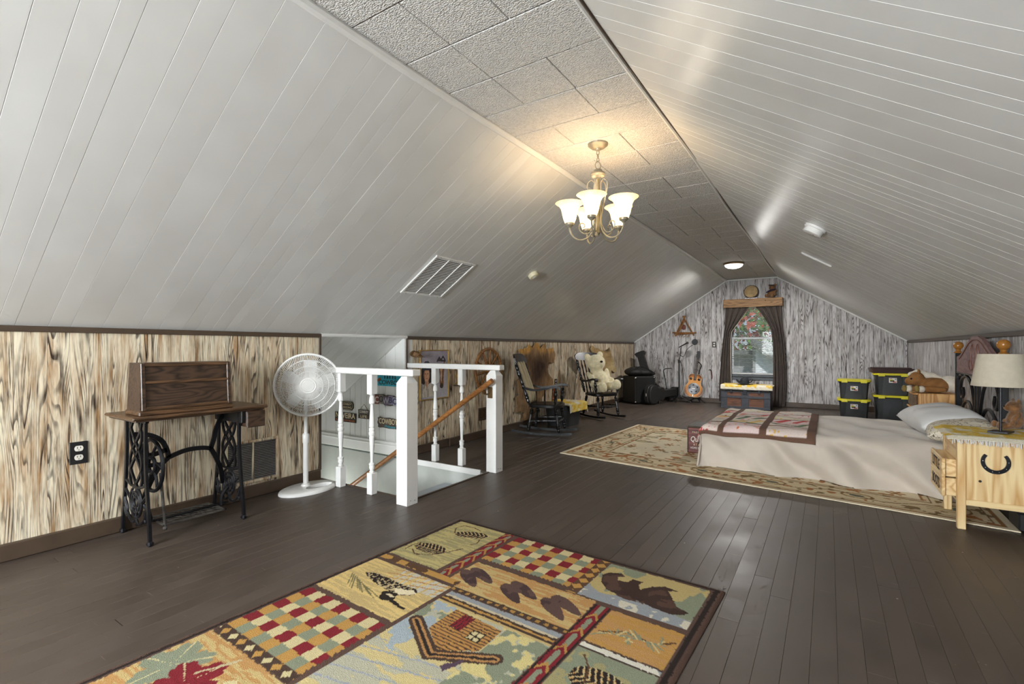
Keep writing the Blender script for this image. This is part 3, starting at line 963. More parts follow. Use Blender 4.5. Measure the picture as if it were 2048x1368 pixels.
rg = MB()
for rr, z in ((.255, -.02), (.21, -.07), (.15, -.10)):
    rg.tube([Mh @ Vector((rr * math.cos(a), rr * math.sin(a), z)) for a in np.linspace(0, 2 * math.pi, 36, endpoint=False)], .003, 5, closed=True)
for i in range(72):
    a = 2 * math.pi * i / 72
    rg.tube([Mh @ Vector((rr * math.cos(a), rr * math.sin(a), z)) for rr, z in ((.255, -.005), (.25, -.03), (.21, -.07), (.15, -.10), (.07, -.11))], .0015, 4)
rg.build('rear_grille', M['white'], t)['kind'] = 'stuff'
for i in range(5):
    a = 2 * math.pi * i / 5 + .4; bl = MB()
    def bp(r_, q, z): return Mh @ Vector((r_ * math.cos(a + q), r_ * math.sin(a + q), z))
    top = [bp(.03, -.3, .0), bp(.10, -.25, .01), (bp(.17, -.22, .015)), bp(.222, -.05, .012), bp(.215, .38, -.03), bp(.15, .46, -.035), bp(.08, .42, -.025), bp(.03, .4, -.01)]
    bot = [p - (Mh.to_3x3() @ Vector((0, 0, .003))) for p in top]; m_ = len(top)
    bl.add(top + bot, [tuple(range(m_)), tuple(range(2 * m_ - 1, m_ - 1, -1))] + [(k, (k + 1) % m_, m_ + (k + 1) % m_, m_ + k) for k in range(m_)])
    bl.build('blade', M['white'], t)

# ---- stair railings
def baluster_mesh():
    m = MB(); h = .031
    m.box(-h, h, -h, h, 0, .178, .004); m.box(-h, h, -h, h, .832, 1.0, .004)
    m.lathe([(.018, .176), (.024, .186), (.017, .196), (.019, .205), (.025, .222), (.022, .238), (.026, .246), (.026, .255), (.014, .265), (.0135, .30), (.019, .40), (.0225, .465), (.0225, .478),
             (.019, .484), (.027, .498), (.027, .515), (.021, .522), (.026, .535), (.024, .548), (.016, .556), (.0235, .562), (.022, .60), (.017, .68), (.0125, .748), (.023, .756), (.025, .765), (.024, .785), (.018, .812), (.014, .82), (.022, .828), (.022, .834)], 14)
    return m.mesh('baluster')


def newel_mesh():
    m = MB(); h = .0575
    vs = [(-h, -h, 0), (h, -h, 0), (h, h, 0), (-h, h, 0), (-h, -h, .945), (h, -h, .945), (h, h, .945), (-h, h, .945)]
    q = .030; vs += [(-q, -q, .995), (q, -q, .995), (q, q, .995), (-q, q, .995)]
    m.add(vs, [(3, 2, 1, 0), (8, 9, 10, 11)] + [(k * 4 + i, k * 4 + (i + 1) % 4, k * 4 + 4 + (i + 1) % 4, k * 4 + 4 + i) for k in (0, 1) for i in range(4)])
    me = m.mesh('newel_post', 0); return me
BM_, NM_ = baluster_mesh(), newel_mesh()
def railing(label, y, posty, bxs, x1):
    r_ = thing('stair_railing', label, 'railing', (0, y, 0))
    link('newel_post', NM_, M['white'], r_, T(-2.768, posty - y, 0))
    for bx_ in bxs: link('baluster', BM_, M['white'], r_, T(bx_, 0, 0))
    MB().box(XL + .016, x1, -.045, .045, .998, 1.05, .006).build('top_rail', M['white'], r_)
    for dz, dy in ((.035, -.02), (.028, .025)): MB().ell((-2.71, posty - y + dy, dz), (.003, .004, .004), 8, 6).build('screw', M['steel'], r_)
railing('near white stair railing with chamfered post standing right of the fan', 2.765, 2.745, (-3.598, -3.195), -2.685)
railing('far white stair railing whose post carries the brown handrail bracket', 3.945, 3.935, (-3.555, -3.19), -2.685)
t = thing('handrail', 'round brown wooden handrail running down into the stairwell', 'handrail', (-2.72, 3.80, .895))
d = Vector((-4.75 + 2.70, 0, -.42 - .905)); e_ = d.normalized()
MB().tube([Vector((.02, 0, .01)), Vector((.02, 0, .01)) + d], .0255, 14).build('rail', M['oakrail'], t)
MB().tube(spline([(-.11, 0, -.085), (-.10, .01, -.115), (-.075, .055, -.13), (-.055, .075, -.10)], 5), .008, 8).box(-.09, -.03, .072, .08, -.17, -.06, .004).build('bracket', M['bronze'], t)

# ---- painting, hat, ornament, wagon wheel on the panelling behind the stairs
def picture_col(u, v):
    x, y = u, v
    n_ = fbm(x * 5, y * 5, 3)
    C = rgb(178, 174, 180) + (n_[:, None] - .5) * .12
    m = y > .72; C[m] = rgb(160, 152, 162) + (n_[m][:, None] - .5) * .16
    C = np.clip(C, 0, 1)
    # horse at the right: head in profile, muzzle down
    hz = inpoly(x, y, [(.66, .62), (.72, .74), (.80, .70), (.88, .78), (.90, .70), (.86, .55), (.84, .40), (.845, .28), (.79, .22), (.71, .25), (.69, .33), (.71, .45)])
    put(C, hz, rgb(134, 88, 56)); put(C, hz & (fbm(x * 16, y * 6, 5) > .58), rgb(84, 52, 34))
    put(C, elli(x, y, .765, .25, .07, .055), rgb(60, 42, 36)); put(C, elli(x, y, .755, .47, .022, .14), rgb(206, 184, 160))
    put(C, elli(x, y, .75, .62, .05, .07), rgb(214, 170, 140))
    put(C, (lined(x, y, [(.60, .78), (.68, .86), (.74, .80), (.82, .88), (.90, .80)]) < .02) | (lined(x, y, [(.62, .80), (.9, .78)]) < .02), rgb(52, 44, 46))
    # person at the left: hair, hat, face, pale shirt
    x = x + .075
    put(C, inpoly(x, y, [(.11, .34), (.12, .60), (.18, .74), (.40, .74), (.46, .60), (.45, .34), (.36, .30), (.22, .28)]), rgb(40, 30, 30))
    sh = inpoly(x, y, [(.10, .04), (.14, .24), (.22, .33), (.30, .28), (.42, .33), (.56, .24), (.62, .04)])
    put(C, sh, rgb(206, 198, 182)); put(C, sh & (fbm(x * 22, y * 4, 8) > .56), rgb(172, 160, 142))
    put(C, inpoly(x, y, [(.22, .33), (.30, .22), (.37, .33), (.35, .42), (.24, .42)]), rgb(196, 150, 118))
    fa = elli(x, y, .295, .50, .105, .135); put(C, fa, rgb(212, 164, 130)); put(C, fa & (x < .24), rgb(176, 122, 92))
    for ex in (.25, .335): put(C, elli(x, y, ex, .525, .022, .010), rgb(50, 36, 32))
    put(C, elli(x, y, .30, .425, .035, .010), rgb(156, 76, 66)); put(C, lined(x, y, [(.295, .52), (.285, .47)]) < .008, rgb(170, 118, 92))
    ht = inpoly(x, y, [(.16, .60), (.17, .72), (.24, .79), (.36, .79), (.43, .72), (.44, .60)]); put(C, ht, rgb(58, 62, 74)); put(C, ht & (y > .665) & (y < .70), rgb(126, 128, 138))
    put(C, lined(x, y, [(.24, .36), (.20, .22)]) < .010, rgb(60, 54, 60)); put(C, lined(x, y, [(.29, .36), (.28, .18)]) < .007, rgb(120, 110, 104))
    return C
t = thing('framed_picture', 'framed picture of a person in a dark hat beside a horse', 'picture'); t.matrix_world = basis((XL + .004, 4.112, .62), Y_, Z_, X_)
pw_, ph_ = .478, .562
link('print', grid('print', 120, 140, lambda u, v: np.stack([u * pw_, v * ph_, u * 0 + .014], 1), picture_col, .008), M['paint_pic'], t)
fr = MB(); b = .013
fr.box(-b, pw_ + b, -b, 0, 0, .026, .004).box(-b, pw_ + b, ph_, ph_ + b, 0, .026, .004).box(-b, 0, 0, ph_, 0, .026, .004).box(pw_, pw_ + b, 0, ph_, 0, .026, .004)
fr.build('frame', M['gold'], t)
t = thing('hanging_hat', 'mottled brown hat hanging on the panelling left of the framed picture', 'hat'); t.matrix_world = basis((XL + .002, 3.999, 1.125), Y_, Z_, X_)
def hat_parts(t_, crown, brim_mat, band, s_=1.0):
    m = MB(); n_ = 28; vs = []; fs = []
    prof = [(.19, .010), (.165, .0), (.12, .004), (.095, .012), (.092, .03), (.085, .075), (.07, .105), (.04, .112), (.0, .098)]
    for k, (r_, z) in enumerate(prof):
        for i in range(n_):
            a = 2 * math.pi * i / n_
            sx_, sy_ = 1.0, .84
            zz = z + (.075 * abs(math.sin(a)) ** 3 * max(0, (r_ - .10) / .09) if r_ > .10 else 0)
            if k in (6, 7): zz -= .02 * (abs(math.cos(a)) > .8) * (math.cos(a) > 0)
            vs.append((r_ * math.cos(a) * sx_ * s_ * 1.1, r_ * math.sin(a) * sy_ * s_, zz * s_))
    for k in range(len(prof) - 1): fs += [(k * n_ + i, k * n_ + (i + 1) % n_, (k + 1) * n_ + (i + 1) % n_, (k + 1) * n_ + i) for i in range(n_)]
    m.add(vs, fs)
    me = m.mesh('crown', 60)
    o = link('crown', me, crown, t_); so = o.modifiers.new('t', 'SOLIDIFY'); so.thickness = .006
    MB().lathe([(.094 * s_, .012 * s_), (.094 * s_, .030 * s_)], 28, Matrix.Diagonal((1.12, .86, 1, 1)), cap=False).build('hat_band', band, t_)
    return o
M['mottle'] = plain('mottled brown weave', (116, 86, 54), .8, var=.55, scale=40, bump=.6)
hp = hat_parts(t, M['mottle'], None, M['brown_trim'], .42)
for ch in t.children: ch.matrix_basis = T(0, 0, .06) @ RX(-62) @ ch.matrix_basis
t = thing('wall_ornament', 'small golden figurine on a bracket right of the framed picture', 'ornament'); t.matrix_world = basis((XL + .002, 4.77, .74), Y_, Z_, X_)
MB().box(-.06, .06, 0, .014, 0, .07, .004).build('bracket', M['brown_trim'], t)
MB().lathe([(.03, .014), (.034, .03), (.02, .05), (.026, .09), (.036, .12), (.022, .16), (.012, .18), (.022, .2), (.02, .22), (.0, .235)], 14, T(0, 0, .035) @ RX(-90) @ Matrix.Identity(4), cap=False).build('figurine', M['gold'], t)
t = thing('wagon_wheel', 'old brown wooden wagon wheel hung on the panelling', 'wheel'); t.matrix_world = basis((XL + .02, 5.452, .905), Y_, Z_, X_)
MB().tube([(.30 * math.cos(a), .30 * math.sin(a), 0) for a in np.linspace(0, 2 * math.pi, 48, endpoint=False)], .019, 8, closed=True).build('rim', M['oldwood'], t)
MB().lathe([(.04, -.016), (.05, 0), (.045, .03), (.03, .045), (.012, .05)], 18).build('hub', M['oldwood'], t)
me = MB().lathe([(.010, .035), (.017, .12), (.012, .295)], 10).mesh('spoke')
for i in range(10): link('spoke', me, M['oldwood'], t, RZ(36 * i + 10) @ RY(90))

# ---- signs on the stair wall
SW = lambda x, z: basis((x, HY1 - .0005, z), X_, Z_, -Y_)
def sign(label, x, z, w_, h_, mat, poly=None):
    o = thing('wall_sign', label, 'sign'); o.matrix_world = SW(x, z)
    (MB().prism(poly, 0, .01) if poly else MB().box(-w_ / 2, w_ / 2, -h_ / 2, h_ / 2, 0, .01, .002)).build('board', mat, o, 20)
    return o
o = sign('turquoise rusty tin sign reading COWBOYS with riders', -4.17, .856, .425, .15, M['turq'])
text('COWBOYS', .072, M['signblack'], o, T(0.0, -.035, .0105), width=.38, bold=.001)
for i in range(5):
    k = MB().ell((-.09 + i * .042, .035, .0115), (.010, .013, .0015), 8, 6).ell((-.088 + i * .042, .053, .0115), (.004, .006, .0015), 8, 6)
    for dx in (-.008, .0, .007): k.box(-.09 + i * .042 + dx - .0015, -.09 + i * .042 + dx + .0015, .008, .03, .0102, .0118)
    k.build('rider', M['signblack'], o)
for q in ([(-.21, .04), (-.16, .075), (-.21, .075)], [(.11, .072), (.21, .074), (.21, .05), (.15, .055)], [(.12, .0), (.19, .018), (.212, .01), (.212, -.01)], [(-.212, .0), (-.17, .022), (-.15, .0), (-.19, -.02), (-.212, -.03)], [(-.02, .075), (.05, .075), (.02, .066)]):
    MB().prism(q, .0095, .0112).build('rust_patch', M['rust'], o, 0)
o = sign('row of cut licence plate letters reading COWBOY', -4.205, .622, .45, .11, M['signbrown'], [(-.225, -.045), (-.06, -.05), (-.055, -.065), (.04, -.065), (.045, -.06), (.225, -.065), (.225, .05), (.1, .045), (.09, .055), (-.02, .06), (-.03, .05), (-.1, .065), (-.225, .055)])
cols = [(126, 66, 52), (120, 112, 102), (96, 84, 100), (128, 118, 140), (176, 178, 186), (168, 92, 88)]
for i, (ch, cc) in enumerate(zip('COWBOY', cols)):
    w_ = .072; x_ = -.188 + i * .0755; dz = (-.006, .004, -.01, 0, -.012, -.008)[i]
    p = MB().box(x_ - w_ / 2, x_ + w_ / 2, dz - .05, dz + .052, .009, .013, .002).build('plate', plain('plate %d' % i, cc, .5, var=.35, scale=30), o)
    text(ch, .095, plain('plate ink %d' % i, ((210, 196, 190), (46, 46, 50), (170, 160, 170), (60, 56, 90), (66, 64, 110), (232, 226, 220))[i], .6), p, T(x_, dz, .0135), bold=.002)
o = sign('dark brown scalloped sign reading COWBOYS welcome', -4.192, .36, .37, .125, M['signbrown'], [(-.185, -.055), (-.15, -.062), (-.1, -.056), (0, -.062), (.1, -.058), (.185, -.066), (.185, .06), (.1, .055), (.0, .062), (-.1, .055), (-.16, .064), (-.19, .05), (-.18, .03), (-.195, 0), (-.18, -.03)])
text('COWBOYS', .085, M['print_cream'], o, T(.0, .014, .0105), width=.33, bold=.0008)
text('Welcome', .045, M['turq'], o, T(.01, -.040, .0105), shear=.3)
pl_ = lambda w_, h_, c_: [(-w_ + c_, -h_), (w_ - c_, -h_), (w_, -h_ + c_), (w_, h_ - c_), (w_ - c_, h_), (-w_ + c_, h_), (-w_, h_ - c_), (-w_, -h_ + c_)]
o = sign('small black clipped-corner sign with two lines of pale lettering', -4.935, .512, .25, .105, M['signblack'], pl_(.125, .054, .03))
text('COWBOY', .036, M['print_cream'], o, T(.005, .018, .0105), width=.17); text('PARKING', .036, M['print_cream'], o, T(.005, -.02, .0105), width=.17)
MB().tube([(x_, y_, .0105) for x_, y_ in pl_(.113, .044, .026)], .0018, 4, closed=True).build('border', M['print_cream'], o)
o = sign('long dark sign with tall pale letters above an orange line', -4.96, .37, .395, .115, M['signblack'])
text('NAVEIRA', .09, M['print_cream'], o, T(.0, .018, .0105), width=.36, bold=.0008); text('RANCHWEAR', .03, M['print_orange'], o, T(.0, -.038, .0105), width=.36)
o = sign('small hanging two-plank sign reading COWBOY LIFE', -4.622, .43, .2, .05, M['signbrown'])
for ch in o.children: ch.matrix_local = T(0, .027, 0)
MB().box(-.1, .1, -.053, -.003, 0, .01, .002).build('board', M['signbrown'], o)
text('COWBOY', .044, M['print_white'], o, T(0, .027, .0105), width=.165); text('LIFE', .044, M['print_cream'], o, T(0, -.028, .0105), width=.11)
MB().tube([(-.075, .05, .006), (0, .118, .004), (.075, .05, .006)], .003, 5).build('hanging_string', M['bronze'], o)
# ================================================================== rocking chairs, music corner, end wall
def turned(p0, p1, r, beads, n=10):
    """turned spindle: p0->p1 with bead bulges at the given fractions"""
    p0, p1 = Vector(p0), Vector(p1); d = p1 - p0; L = d.length; z = d.normalized(); x = z.orthogonal().normalized(); y = z.cross(x)
    prof = []; ks = np.linspace(0, 1, 41)
    for k in ks:
        rr = r * (.62 + .28 * math.sin(math.pi * k))
        for b_, wd, am in beads:
            rr += r * am * math.exp(-((k - b_) / wd) ** 2)
        prof.append((rr, k * L))
    return MB().lathe(prof, n, basis(p0, x, y, z))
B1 = [(.2, .03, .5), (.28, .03, .6), (.36, .03, .5), (.62, .08, .5), (.8, .03, .5)]
B2 = [(.12, .04, .6), (.22, .04, .5), (.7, .05, .5), (.8, .04, .6), (.9, .04, .4)]


def rocker(label, loc, rz, pad=False):
    """local: faces +x, width along y; seat z about .42"""
    t = thing('rocking_chair', label, 'rocking chair', loc, rz)
    m = M['blackwood']
    seat = MB(); n_ = 24; vs = []; fs = []
    ring = []
    for i in range(n_):
        a = 2 * math.pi * i / n_; cx, sx = math.cos(a), math.sin(a)
        ring.append((.24 * math.copysign(abs(cx) ** .55, cx), (.25 if cx > 0 else .225) * math.copysign(abs(sx) ** .55, sx)))
    for k, z in ((.96, .385), (1, .395), (1, .425), (.93, .436)): vs += [(x_ * k, y_ * k, z + (.015 * x_ if z > .4 else 0)) for x_, y_ in ring]
    vs.append((-.02, 0, .420))
    for k in range(3): fs += [(k * n_ + i, k * n_ + (i + 1) % n_, k * n_ + n_ + (i + 1) % n_, k * n_ + n_ + i) for i in range(n_)]
    fs += [tuple(range(n_))[::-1]] + [(3 * n_ + i, 3 * n_ + (i + 1) % n_, 4 * n_) for i in range(n_)]
    seat.add(vs, fs).build('seat', m, t, 40)
    zr = lambda x_: .012 + .16 * x_ * x_ + .028                # rocker curve
    for sg in (-1, 1):
        y_ = .215 * sg
        MB().bar([(x_, y_, zr(x_) - .012) for x_ in np.linspace(-.46, .40, 22)], .034, .026, (0, 1, 0)).build('rocker', m, t)
        turned((.17, .19 * sg, .39), (.22, .215 * sg, zr(.22)), .022, B2).build('leg', m, t)
        turned((-.17, .17 * sg, .39), (-.22, .215 * sg, zr(-.22)), .022, B2).build('leg', m, t)
        turned((.20, .205 * sg, .22), (-.20, .2 * sg, .20), .012, [(.5, .08, .5), (.3, .03, .4), (.7, .03, .4)]).build('stretcher', m, t)
        # arm
        MB().bar(spline([(-.26, .235 * sg, .66), (-.12, .25 * sg, .635), (.05, .265 * sg, .66), (.17, .27 * sg, .685), (.235, .272 * sg, .675), (.25, .272 * sg, .655)], 4), [.05] * 8 + [.058] * 13, .028, (.12, 0, 1)).build('armrest', m, t)
        turned((.17, .225 * sg, .43), (.185, .262 * sg, .668), .021, B1).build('arm_post', m, t)
        for x_ in (-.09, .03): MB().cyl((x_, .22 * sg, .43), (x_ + .0, .252 * sg, .645), .007, n=8).build('arm_spindle', m, t)
        turned((-.205, .195 * sg, .43), (-.395, .235 * sg, 1.01), .021, [(.08, .03, .5), (.16, .03, .6), (.24, .03, .5), (.40, .02, .5), (.5, .02, .3), (.72, .06, .6), (.85, .03, .5), (.92, .03, .6)]).build('back_post', m, t)
    for z_ in (.20,): turned((.205, -.2, .20), (.205, .2, .20), .014, [(.5, .1, .5), (.3, .03, .5), (.7, .03, .5)]).build('stretcher', m, t)
    turned((-.2, -.195, .17), (-.2, .195, .17), .013, [(.5, .1, .5)]).build('stretcher', m, t)
    for k in range(5):
        y_ = (-.12 + .06 * k)
        turned((-.215, y_, .43), (-.40, y_ * 1.15, 1.0), .012, [(.15, .04, .5), (.55, .05, .5), (.8, .05, .4)], 8).build('back_spindle', m, t)
    cr = MB(); pts = []
    nn = 16; vs = []; fs = []
    for i in range(nn + 1):
        q = -1 + 2 * i / nn; y_ = .275 * q; x_ = -.405 + .03 * q * q
        top = 1.135 - .06 * abs(q) ** 5; bot = .995 + .015 * abs(q) ** 4
        for dx, z_ in ((.013, bot), (.013 - .035 * .1, top), (-.016, top), (-.011, bot)): vs.append((x_ + dx - (z_ - 1) * .3, y_, z_))
    for i in range(nn): fs += [(4 * i + k, 4 * i + (k + 1) % 4, 4 * i + 4 + (k + 1) % 4, 4 * i + 4 + k) for k in range(4)]
    fs += [(0, 1, 2, 3), tuple(4 * nn + k for k in (3, 2, 1, 0))]
    cr.add(vs, fs).build('crest_rail', m, t, 40)
    if pad:
        g = blob([((-.215 - .185 * k, yy, .50 + .5 * k), (.032, .06, .07)) for k in np.linspace(0, .92, 10) for yy in (-.13, 0, .13)], .014, 10)
        o = link('back_cushion', g, plain('beige cushion', (206, 192, 158), .9, bump=.2), t); o['label'] = 'beige back cushion'
    return t


rocker('glossy black rocking chair with beige back cushion seen from the side', (-3.355, 6.06, 0), 16, True)
rocker('glossy black rocking chair with a large cream teddy bear on its seat', (-3.36, 8.02, 0), -30)
# ---- cream bear on the second chair
def bear(label, loc, rz, s_, body_mat, tilt=0, recline=0, fat=1.0, muzzle=None, vox=.02):
    t = thing('teddy_bear', label, 'teddy bear', loc, rz)
    E_ = []
    A = lambda c, r, m=None: E_.append((tuple(Vector(c) * s_), tuple(Vector(r) * s_)) + ((m,) if m is not None else ()))
    A((0, 0, .30), (.23 * fat, .25 * fat, .29)); A((-.02, 0, .52), (.17, .18, .16))
    MT = T(0, 0, .1 * s_) @ RX(tilt) @ RY(recline) @ T(0, 0, -.1 * s_)
    hd = (.03, .0, .78)
    A(hd, (.21 * fat, .235 * fat, .21 * fat)); A((.17, 0, .74), (.13, .13, .11))
    for sg in (-1, 1):
        A((-.02, .205 * sg, .975), (.05, .095, .095))
        A((.25, .17 * sg, .12), (.27, .11, .11), Euler((0, 0, .25 * sg)).to_matrix()); A((.46, .22 * sg, .14), (.08, .12, .135))
        A((.07, .24 * sg, .40), (.08, .08, .22), Euler((-.35 * sg, -.35, 0)).to_matrix()); A((.15, .30 * sg, .24), (.08, .08, .09))
    me = blob(E_, vox * s_, 4); o = link('body', me, body_mat, t, MT)
    f = MB()
    e1 = MB().ell(Vector((.275, 0, .785)) * s_, tuple(Vector((.035, .045, .032)) * s_), 12, 8).build('nose', M['eye'], t, M=MT)
    for sg in (-1, 1): MB().ell(Vector((.195, .085 * sg, .835)) * s_, .022 * s_, 10, 8).build('eye', M['eye'], t, M=MT)
    if muzzle: MB().ell(Vector((.20, 0, .735)) * s_, tuple(Vector((.09, .10, .075)) * s_), 14, 10).build('muzzle', muzzle, t, M=MT)
    return t
bear('large cream teddy bear sitting in the far rocking chair', (-3.36, 8.0, .445), -32, .66, M['plush_cream'], tilt=8, recline=-7, fat=1.08)


# ---- animal hides
def hide(label, y0, y1, z0, z1, seed, fcol, poly):
    t = thing('animal_hide', label, 'hide'); t.matrix_world = basis((XL + .006, y0, z0), Y_, Z_, X_)
    W_, H_ = y1 - y0, z1 - z0
    nu, nv = 90, 110
    u, v = np.meshgrid((np.arange(nu) + .5) / nu, (np.arange(nv) + .5) / nv)
    wob = lambda a: .035 * (fbm(u * 9 + a, v * 9, seed + a) - .5) * 2
    inside = inpoly(u + wob(1), v + wob(5), poly)
    me0 = grid('tmp', nu, nv, lambda a, b: np.stack([a * W_, b * H_, .012 + .035 * fbm(a * 6, b * 6, seed)], 1), fcol)
    bm = bmesh.new(); bm.from_mesh(me0); bm.faces.ensure_lookup_table()
    ins = inside.ravel()
    bmesh.ops.delete(bm, geom=[f for i, f in enumerate(bm.faces[:]) if not ins[i]], context='FACES')
    bm.to_mesh(me0); bm.free(); me0.name = 'pelt'
    o = link('pelt', me0, M['hide'], t); sd = o.modifiers.new('t', 'SOLIDIFY'); sd.thickness = .012; sd.offset = -1
    return t
def hide1(u, v):
    n_ = fbm(u * 4, v * 4, 21, 4); k = np.clip(1.25 - np.hypot((u - .55) * 1.5, (v - .62) * 1.7) * 2.2 + (n_ - .5) * 1.2, 0, 1)[:, None]
    C = rgb(158, 126, 92) * (1 - k) + rgb(76, 58, 48) * k
    e = np.clip((v - .86) * 9 + (fbm(u * 9, v * 9, 4) - .5) * 3, 0, 1)[:, None]; C = C * (1 - e) + rgb(206, 156, 84) * e
    return C * (.45 + 1.0 * fbm(u * 46, v * 12, 9, 4)[:, None])
hide('large brown fur hide hung on the panelling behind the cushioned rocking chair', 6.05, 7.40, .10, 1.30, 3, hide1,
     [(.05, .30), (.12, .34), (.1, .5), (.22, .55), (.2, .80), (.12, .93), (.22, .90), (.33, .98), (.42, .92), (.5, .99), (.6, .92), (.72, 1.0), (.76, .90), (.9, .94), (.99, .86), (.95, .72), (.82, .74), (.80, .60), (.9, .5), (.88, .38), (.72, .34), (.6, .2), (.45, .05), (.3, .02), (.2, .0), (.22, .12), (.1, .1)])
def hide2(u, v):
    n_ = fbm(u * 5, v * 5, 12, 4)[:, None]; C = rgb(150, 118, 78) * (1 - n_) + rgb(196, 168, 120) * n_
    e = np.clip((u - .62) * 3 + (.45 - v) * 2.2, 0, 1)[:, None]; C = C * (1 - e) + rgb(206, 182, 132) * e
    d_ = np.clip(1 - np.hypot((u - .62) * 6, (v - .83) * 8), 0, 1)[:, None]; C = C * (1 - d_) + rgb(40, 30, 22) * d_
    return C * (.78 + .4 * fbm(u * 60, v * 12, 9)[:, None])
hide('tan deer skin hung on the panelling behind the teddy bear chair', 8.75, 10.25, .62, 1.29, 8, hide2,
     [(.10, .98), (.2, .92), (.38, .84), (.55, .80), (.72, .9), (.76, .80), (.82, .66), (.88, .48), (.9, .32), (.99, .18), (.92, .1), (.8, .16), (.72, .0), (.62, .04), (.58, .2), (.46, .12), (.40, .3), (.38, .55), (.30, .66), (.14, .74), (.04, .86)])

# ---- tub with yellow cloth and the figurine on it
def tapered(x0, x1, y0, y1, z0, z1, k, b=.0):
    cx, cy = (x0 + x1) / 2, (y0 + y1) / 2
    m = MB(); vs = []; fs = []; n_ = 28
    rows = [(k, z0), (1, z1)]
    ring = []
    for i in range(n_):
        a = 2 * math.pi * (i + .5) / n_; c_, s_ = math.cos(a), math.sin(a)
        ring.append(((x1 - x0) / 2 * math.copysign(abs(c_) ** .35, c_), (y1 - y0) / 2 * math.copysign(abs(s_) ** .35, s_)))
    for kk, z in rows: vs += [(cx + x_ * kk, cy + y_ * kk, z) for x_, y_ in ring]
    fs += [(i, (i + 1) % n_, n_ + (i + 1) % n_, n_ + i) for i in range(n_)] + [tuple(range(n_))[::-1], tuple(range(n_, 2 * n_))]
    return m.add(vs, fs)
t = thing('storage_tub', 'dark plastic tub between the rocking chairs under a yellow cloth', 'tub', (-3.52, 6.95, 0))
tapered(-.25, .20, -.27, .27, 0, .335, .86).build('tub_body', M['tub'], t); tapered(-.27, .22, -.29, .29, .335, .36, .98).build('lid', M['tub'], t)
def yellow(seed, sx=5, sy=5):
    def f(u, v):
        k = fbm(u * sx, v * sy, seed, 4); st_ = np.sin((u * 6 + v * 2 + fbm(u * 3, v * 3, seed + 3) * 3) * 3.0)
        C = np.where((k + .12 * st_ > .55)[:, None], rgb(240, 232, 210), rgb(240, 200, 80)); C[(k > .40) & (k < .50)] = rgb(244, 220, 130)
        C[(v < .07)] = rgb(230, 222, 200); return C
    return f
def draped(name, label, loc, rz, w_, d_, z, over_x0, over_x1, over_y0, over_y1, seed, cat='cloth', amp=.008, mat=None):
    """cloth over a box top w_ x d_ (centred) hanging over each side by the given lengths"""
    t_ = thing(name, label, cat, loc, rz)
    X0, X1, Y0, Y1 = -w_ / 2 - over_x0, w_ / 2 + over_x1, -d_ / 2 - over_y0, d_ / 2 + over_y1
    def pos(u, v):
        x = X0 + (X1 - X0) * u; y = Y0 + (Y1 - Y0) * v; zz = np.full(x.shape, z + .006)
        ox = np.where(x < -w_ / 2, -w_ / 2 - x, np.where(x > w_ / 2, x - w_ / 2, 0)); oy = np.where(y < -d_ / 2, -d_ / 2 - y, np.where(y > d_ / 2, y - d_ / 2, 0))
        wob = amp * np.sin(x * 37 + y * 23 + seed) + amp * .8 * (fbm(x * 9, y * 9, seed) - .5)
        zz = zz - np.maximum(ox, oy) * .96 - .3 * np.minimum(ox, oy) + (fbm(x * 14, y * 14, seed) - .5) * .006
        px = np.clip(x, -w_ / 2 - .012, w_ / 2 + .012); py = np.clip(y, -d_ / 2 - .012, d_ / 2 + .012)
        px = px + np.sign(x) * np.where(ox > .01, .012 + np.abs(wob) + ox * .1, 0); py = py + np.sign(y) * np.where(oy > .01, .012 + np.abs(wob) + oy * .1, 0)
        return np.stack([px, py, zz], 1)
    link('fabric', grid('fabric', 60, 60, pos, yellow(seed), .006), mat or M['cloth'], t_)
    return t_
draped('yellow_cloth', 'yellow patterned cloth draped over the tub between the rocking chairs', (-3.545, 6.95, 0), 0, .47, .56, .362, .05, .14, .03, .16, 4)
t = thing('figurine', 'small red and orange figurine standing on the yellow draped tub', 'figurine', (-3.72, 6.98, .372))
MB().lathe([(.035, 0), (.04, .03), (.028, .06), (.036, .1), (.02, .14), (.026, .17), (.018, .2), (0, .215)], 14, cap=False).build('body', plain('red orange glaze', (190, 92, 44), .35, var=.5, scale=30), t)
MB().lathe([(.032, .015), (.041, .03), (.03, .05)], 14, cap=False).build('skirt', M['print_white'], t)

# ---- black cases in the corner
t = thing('speaker_cabinet', 'large black speaker cabinet in the left corner under a soft bag', 'speaker', (-3.52, 10.55, 0), -34)
MB().box(-.23, .23, -.27, .27, .02, .60, .02).build('cabinet', M['blacksoft'], t)
MB().box(.226, .236, -.245, .245, .05, .57, .004).build('grille_cloth', plain('black grille cloth', (24, 24, 24), .9), t)
for dz in (.05, .57):
    for dy in (-.25, .25): MB().ell((.225, dy, dz), (.018, .025, .025), 10, 8).build('corner', M['chrome'], t)
text('CPX', .055, M['steel'], t, basis((.238, .17, .09), Y_, Z_, X_))
t = thing('soft_bag', 'slumped black nylon bag lying on the speaker cabinet', 'bag', (-3.52, 10.55, .605), -34)
link('bag_body', blob([((0, -.14, .085), (.21, .20, .095)), ((0, .08, .075), (.23, .24, .085)), ((.03, .26, .045), (.17, .12, .055)), ((-.05, -.05, .13), (.15, .18, .07))], .018, 8), M['blacksoft'], t)
MB().tube(spline([(.12, -.25, .14), (.2, -.05, .185), (.2, .15, .12), (.16, .3, .03)], 5), .010, 6).build('strap', M['black'], t)
MB().tube(spline([(.0, -.28, .10), (.1, -.05, .205), (.1, .15, .17), (.05, .32, .06)], 5), .008, 6).build('strap', M['black'], t)


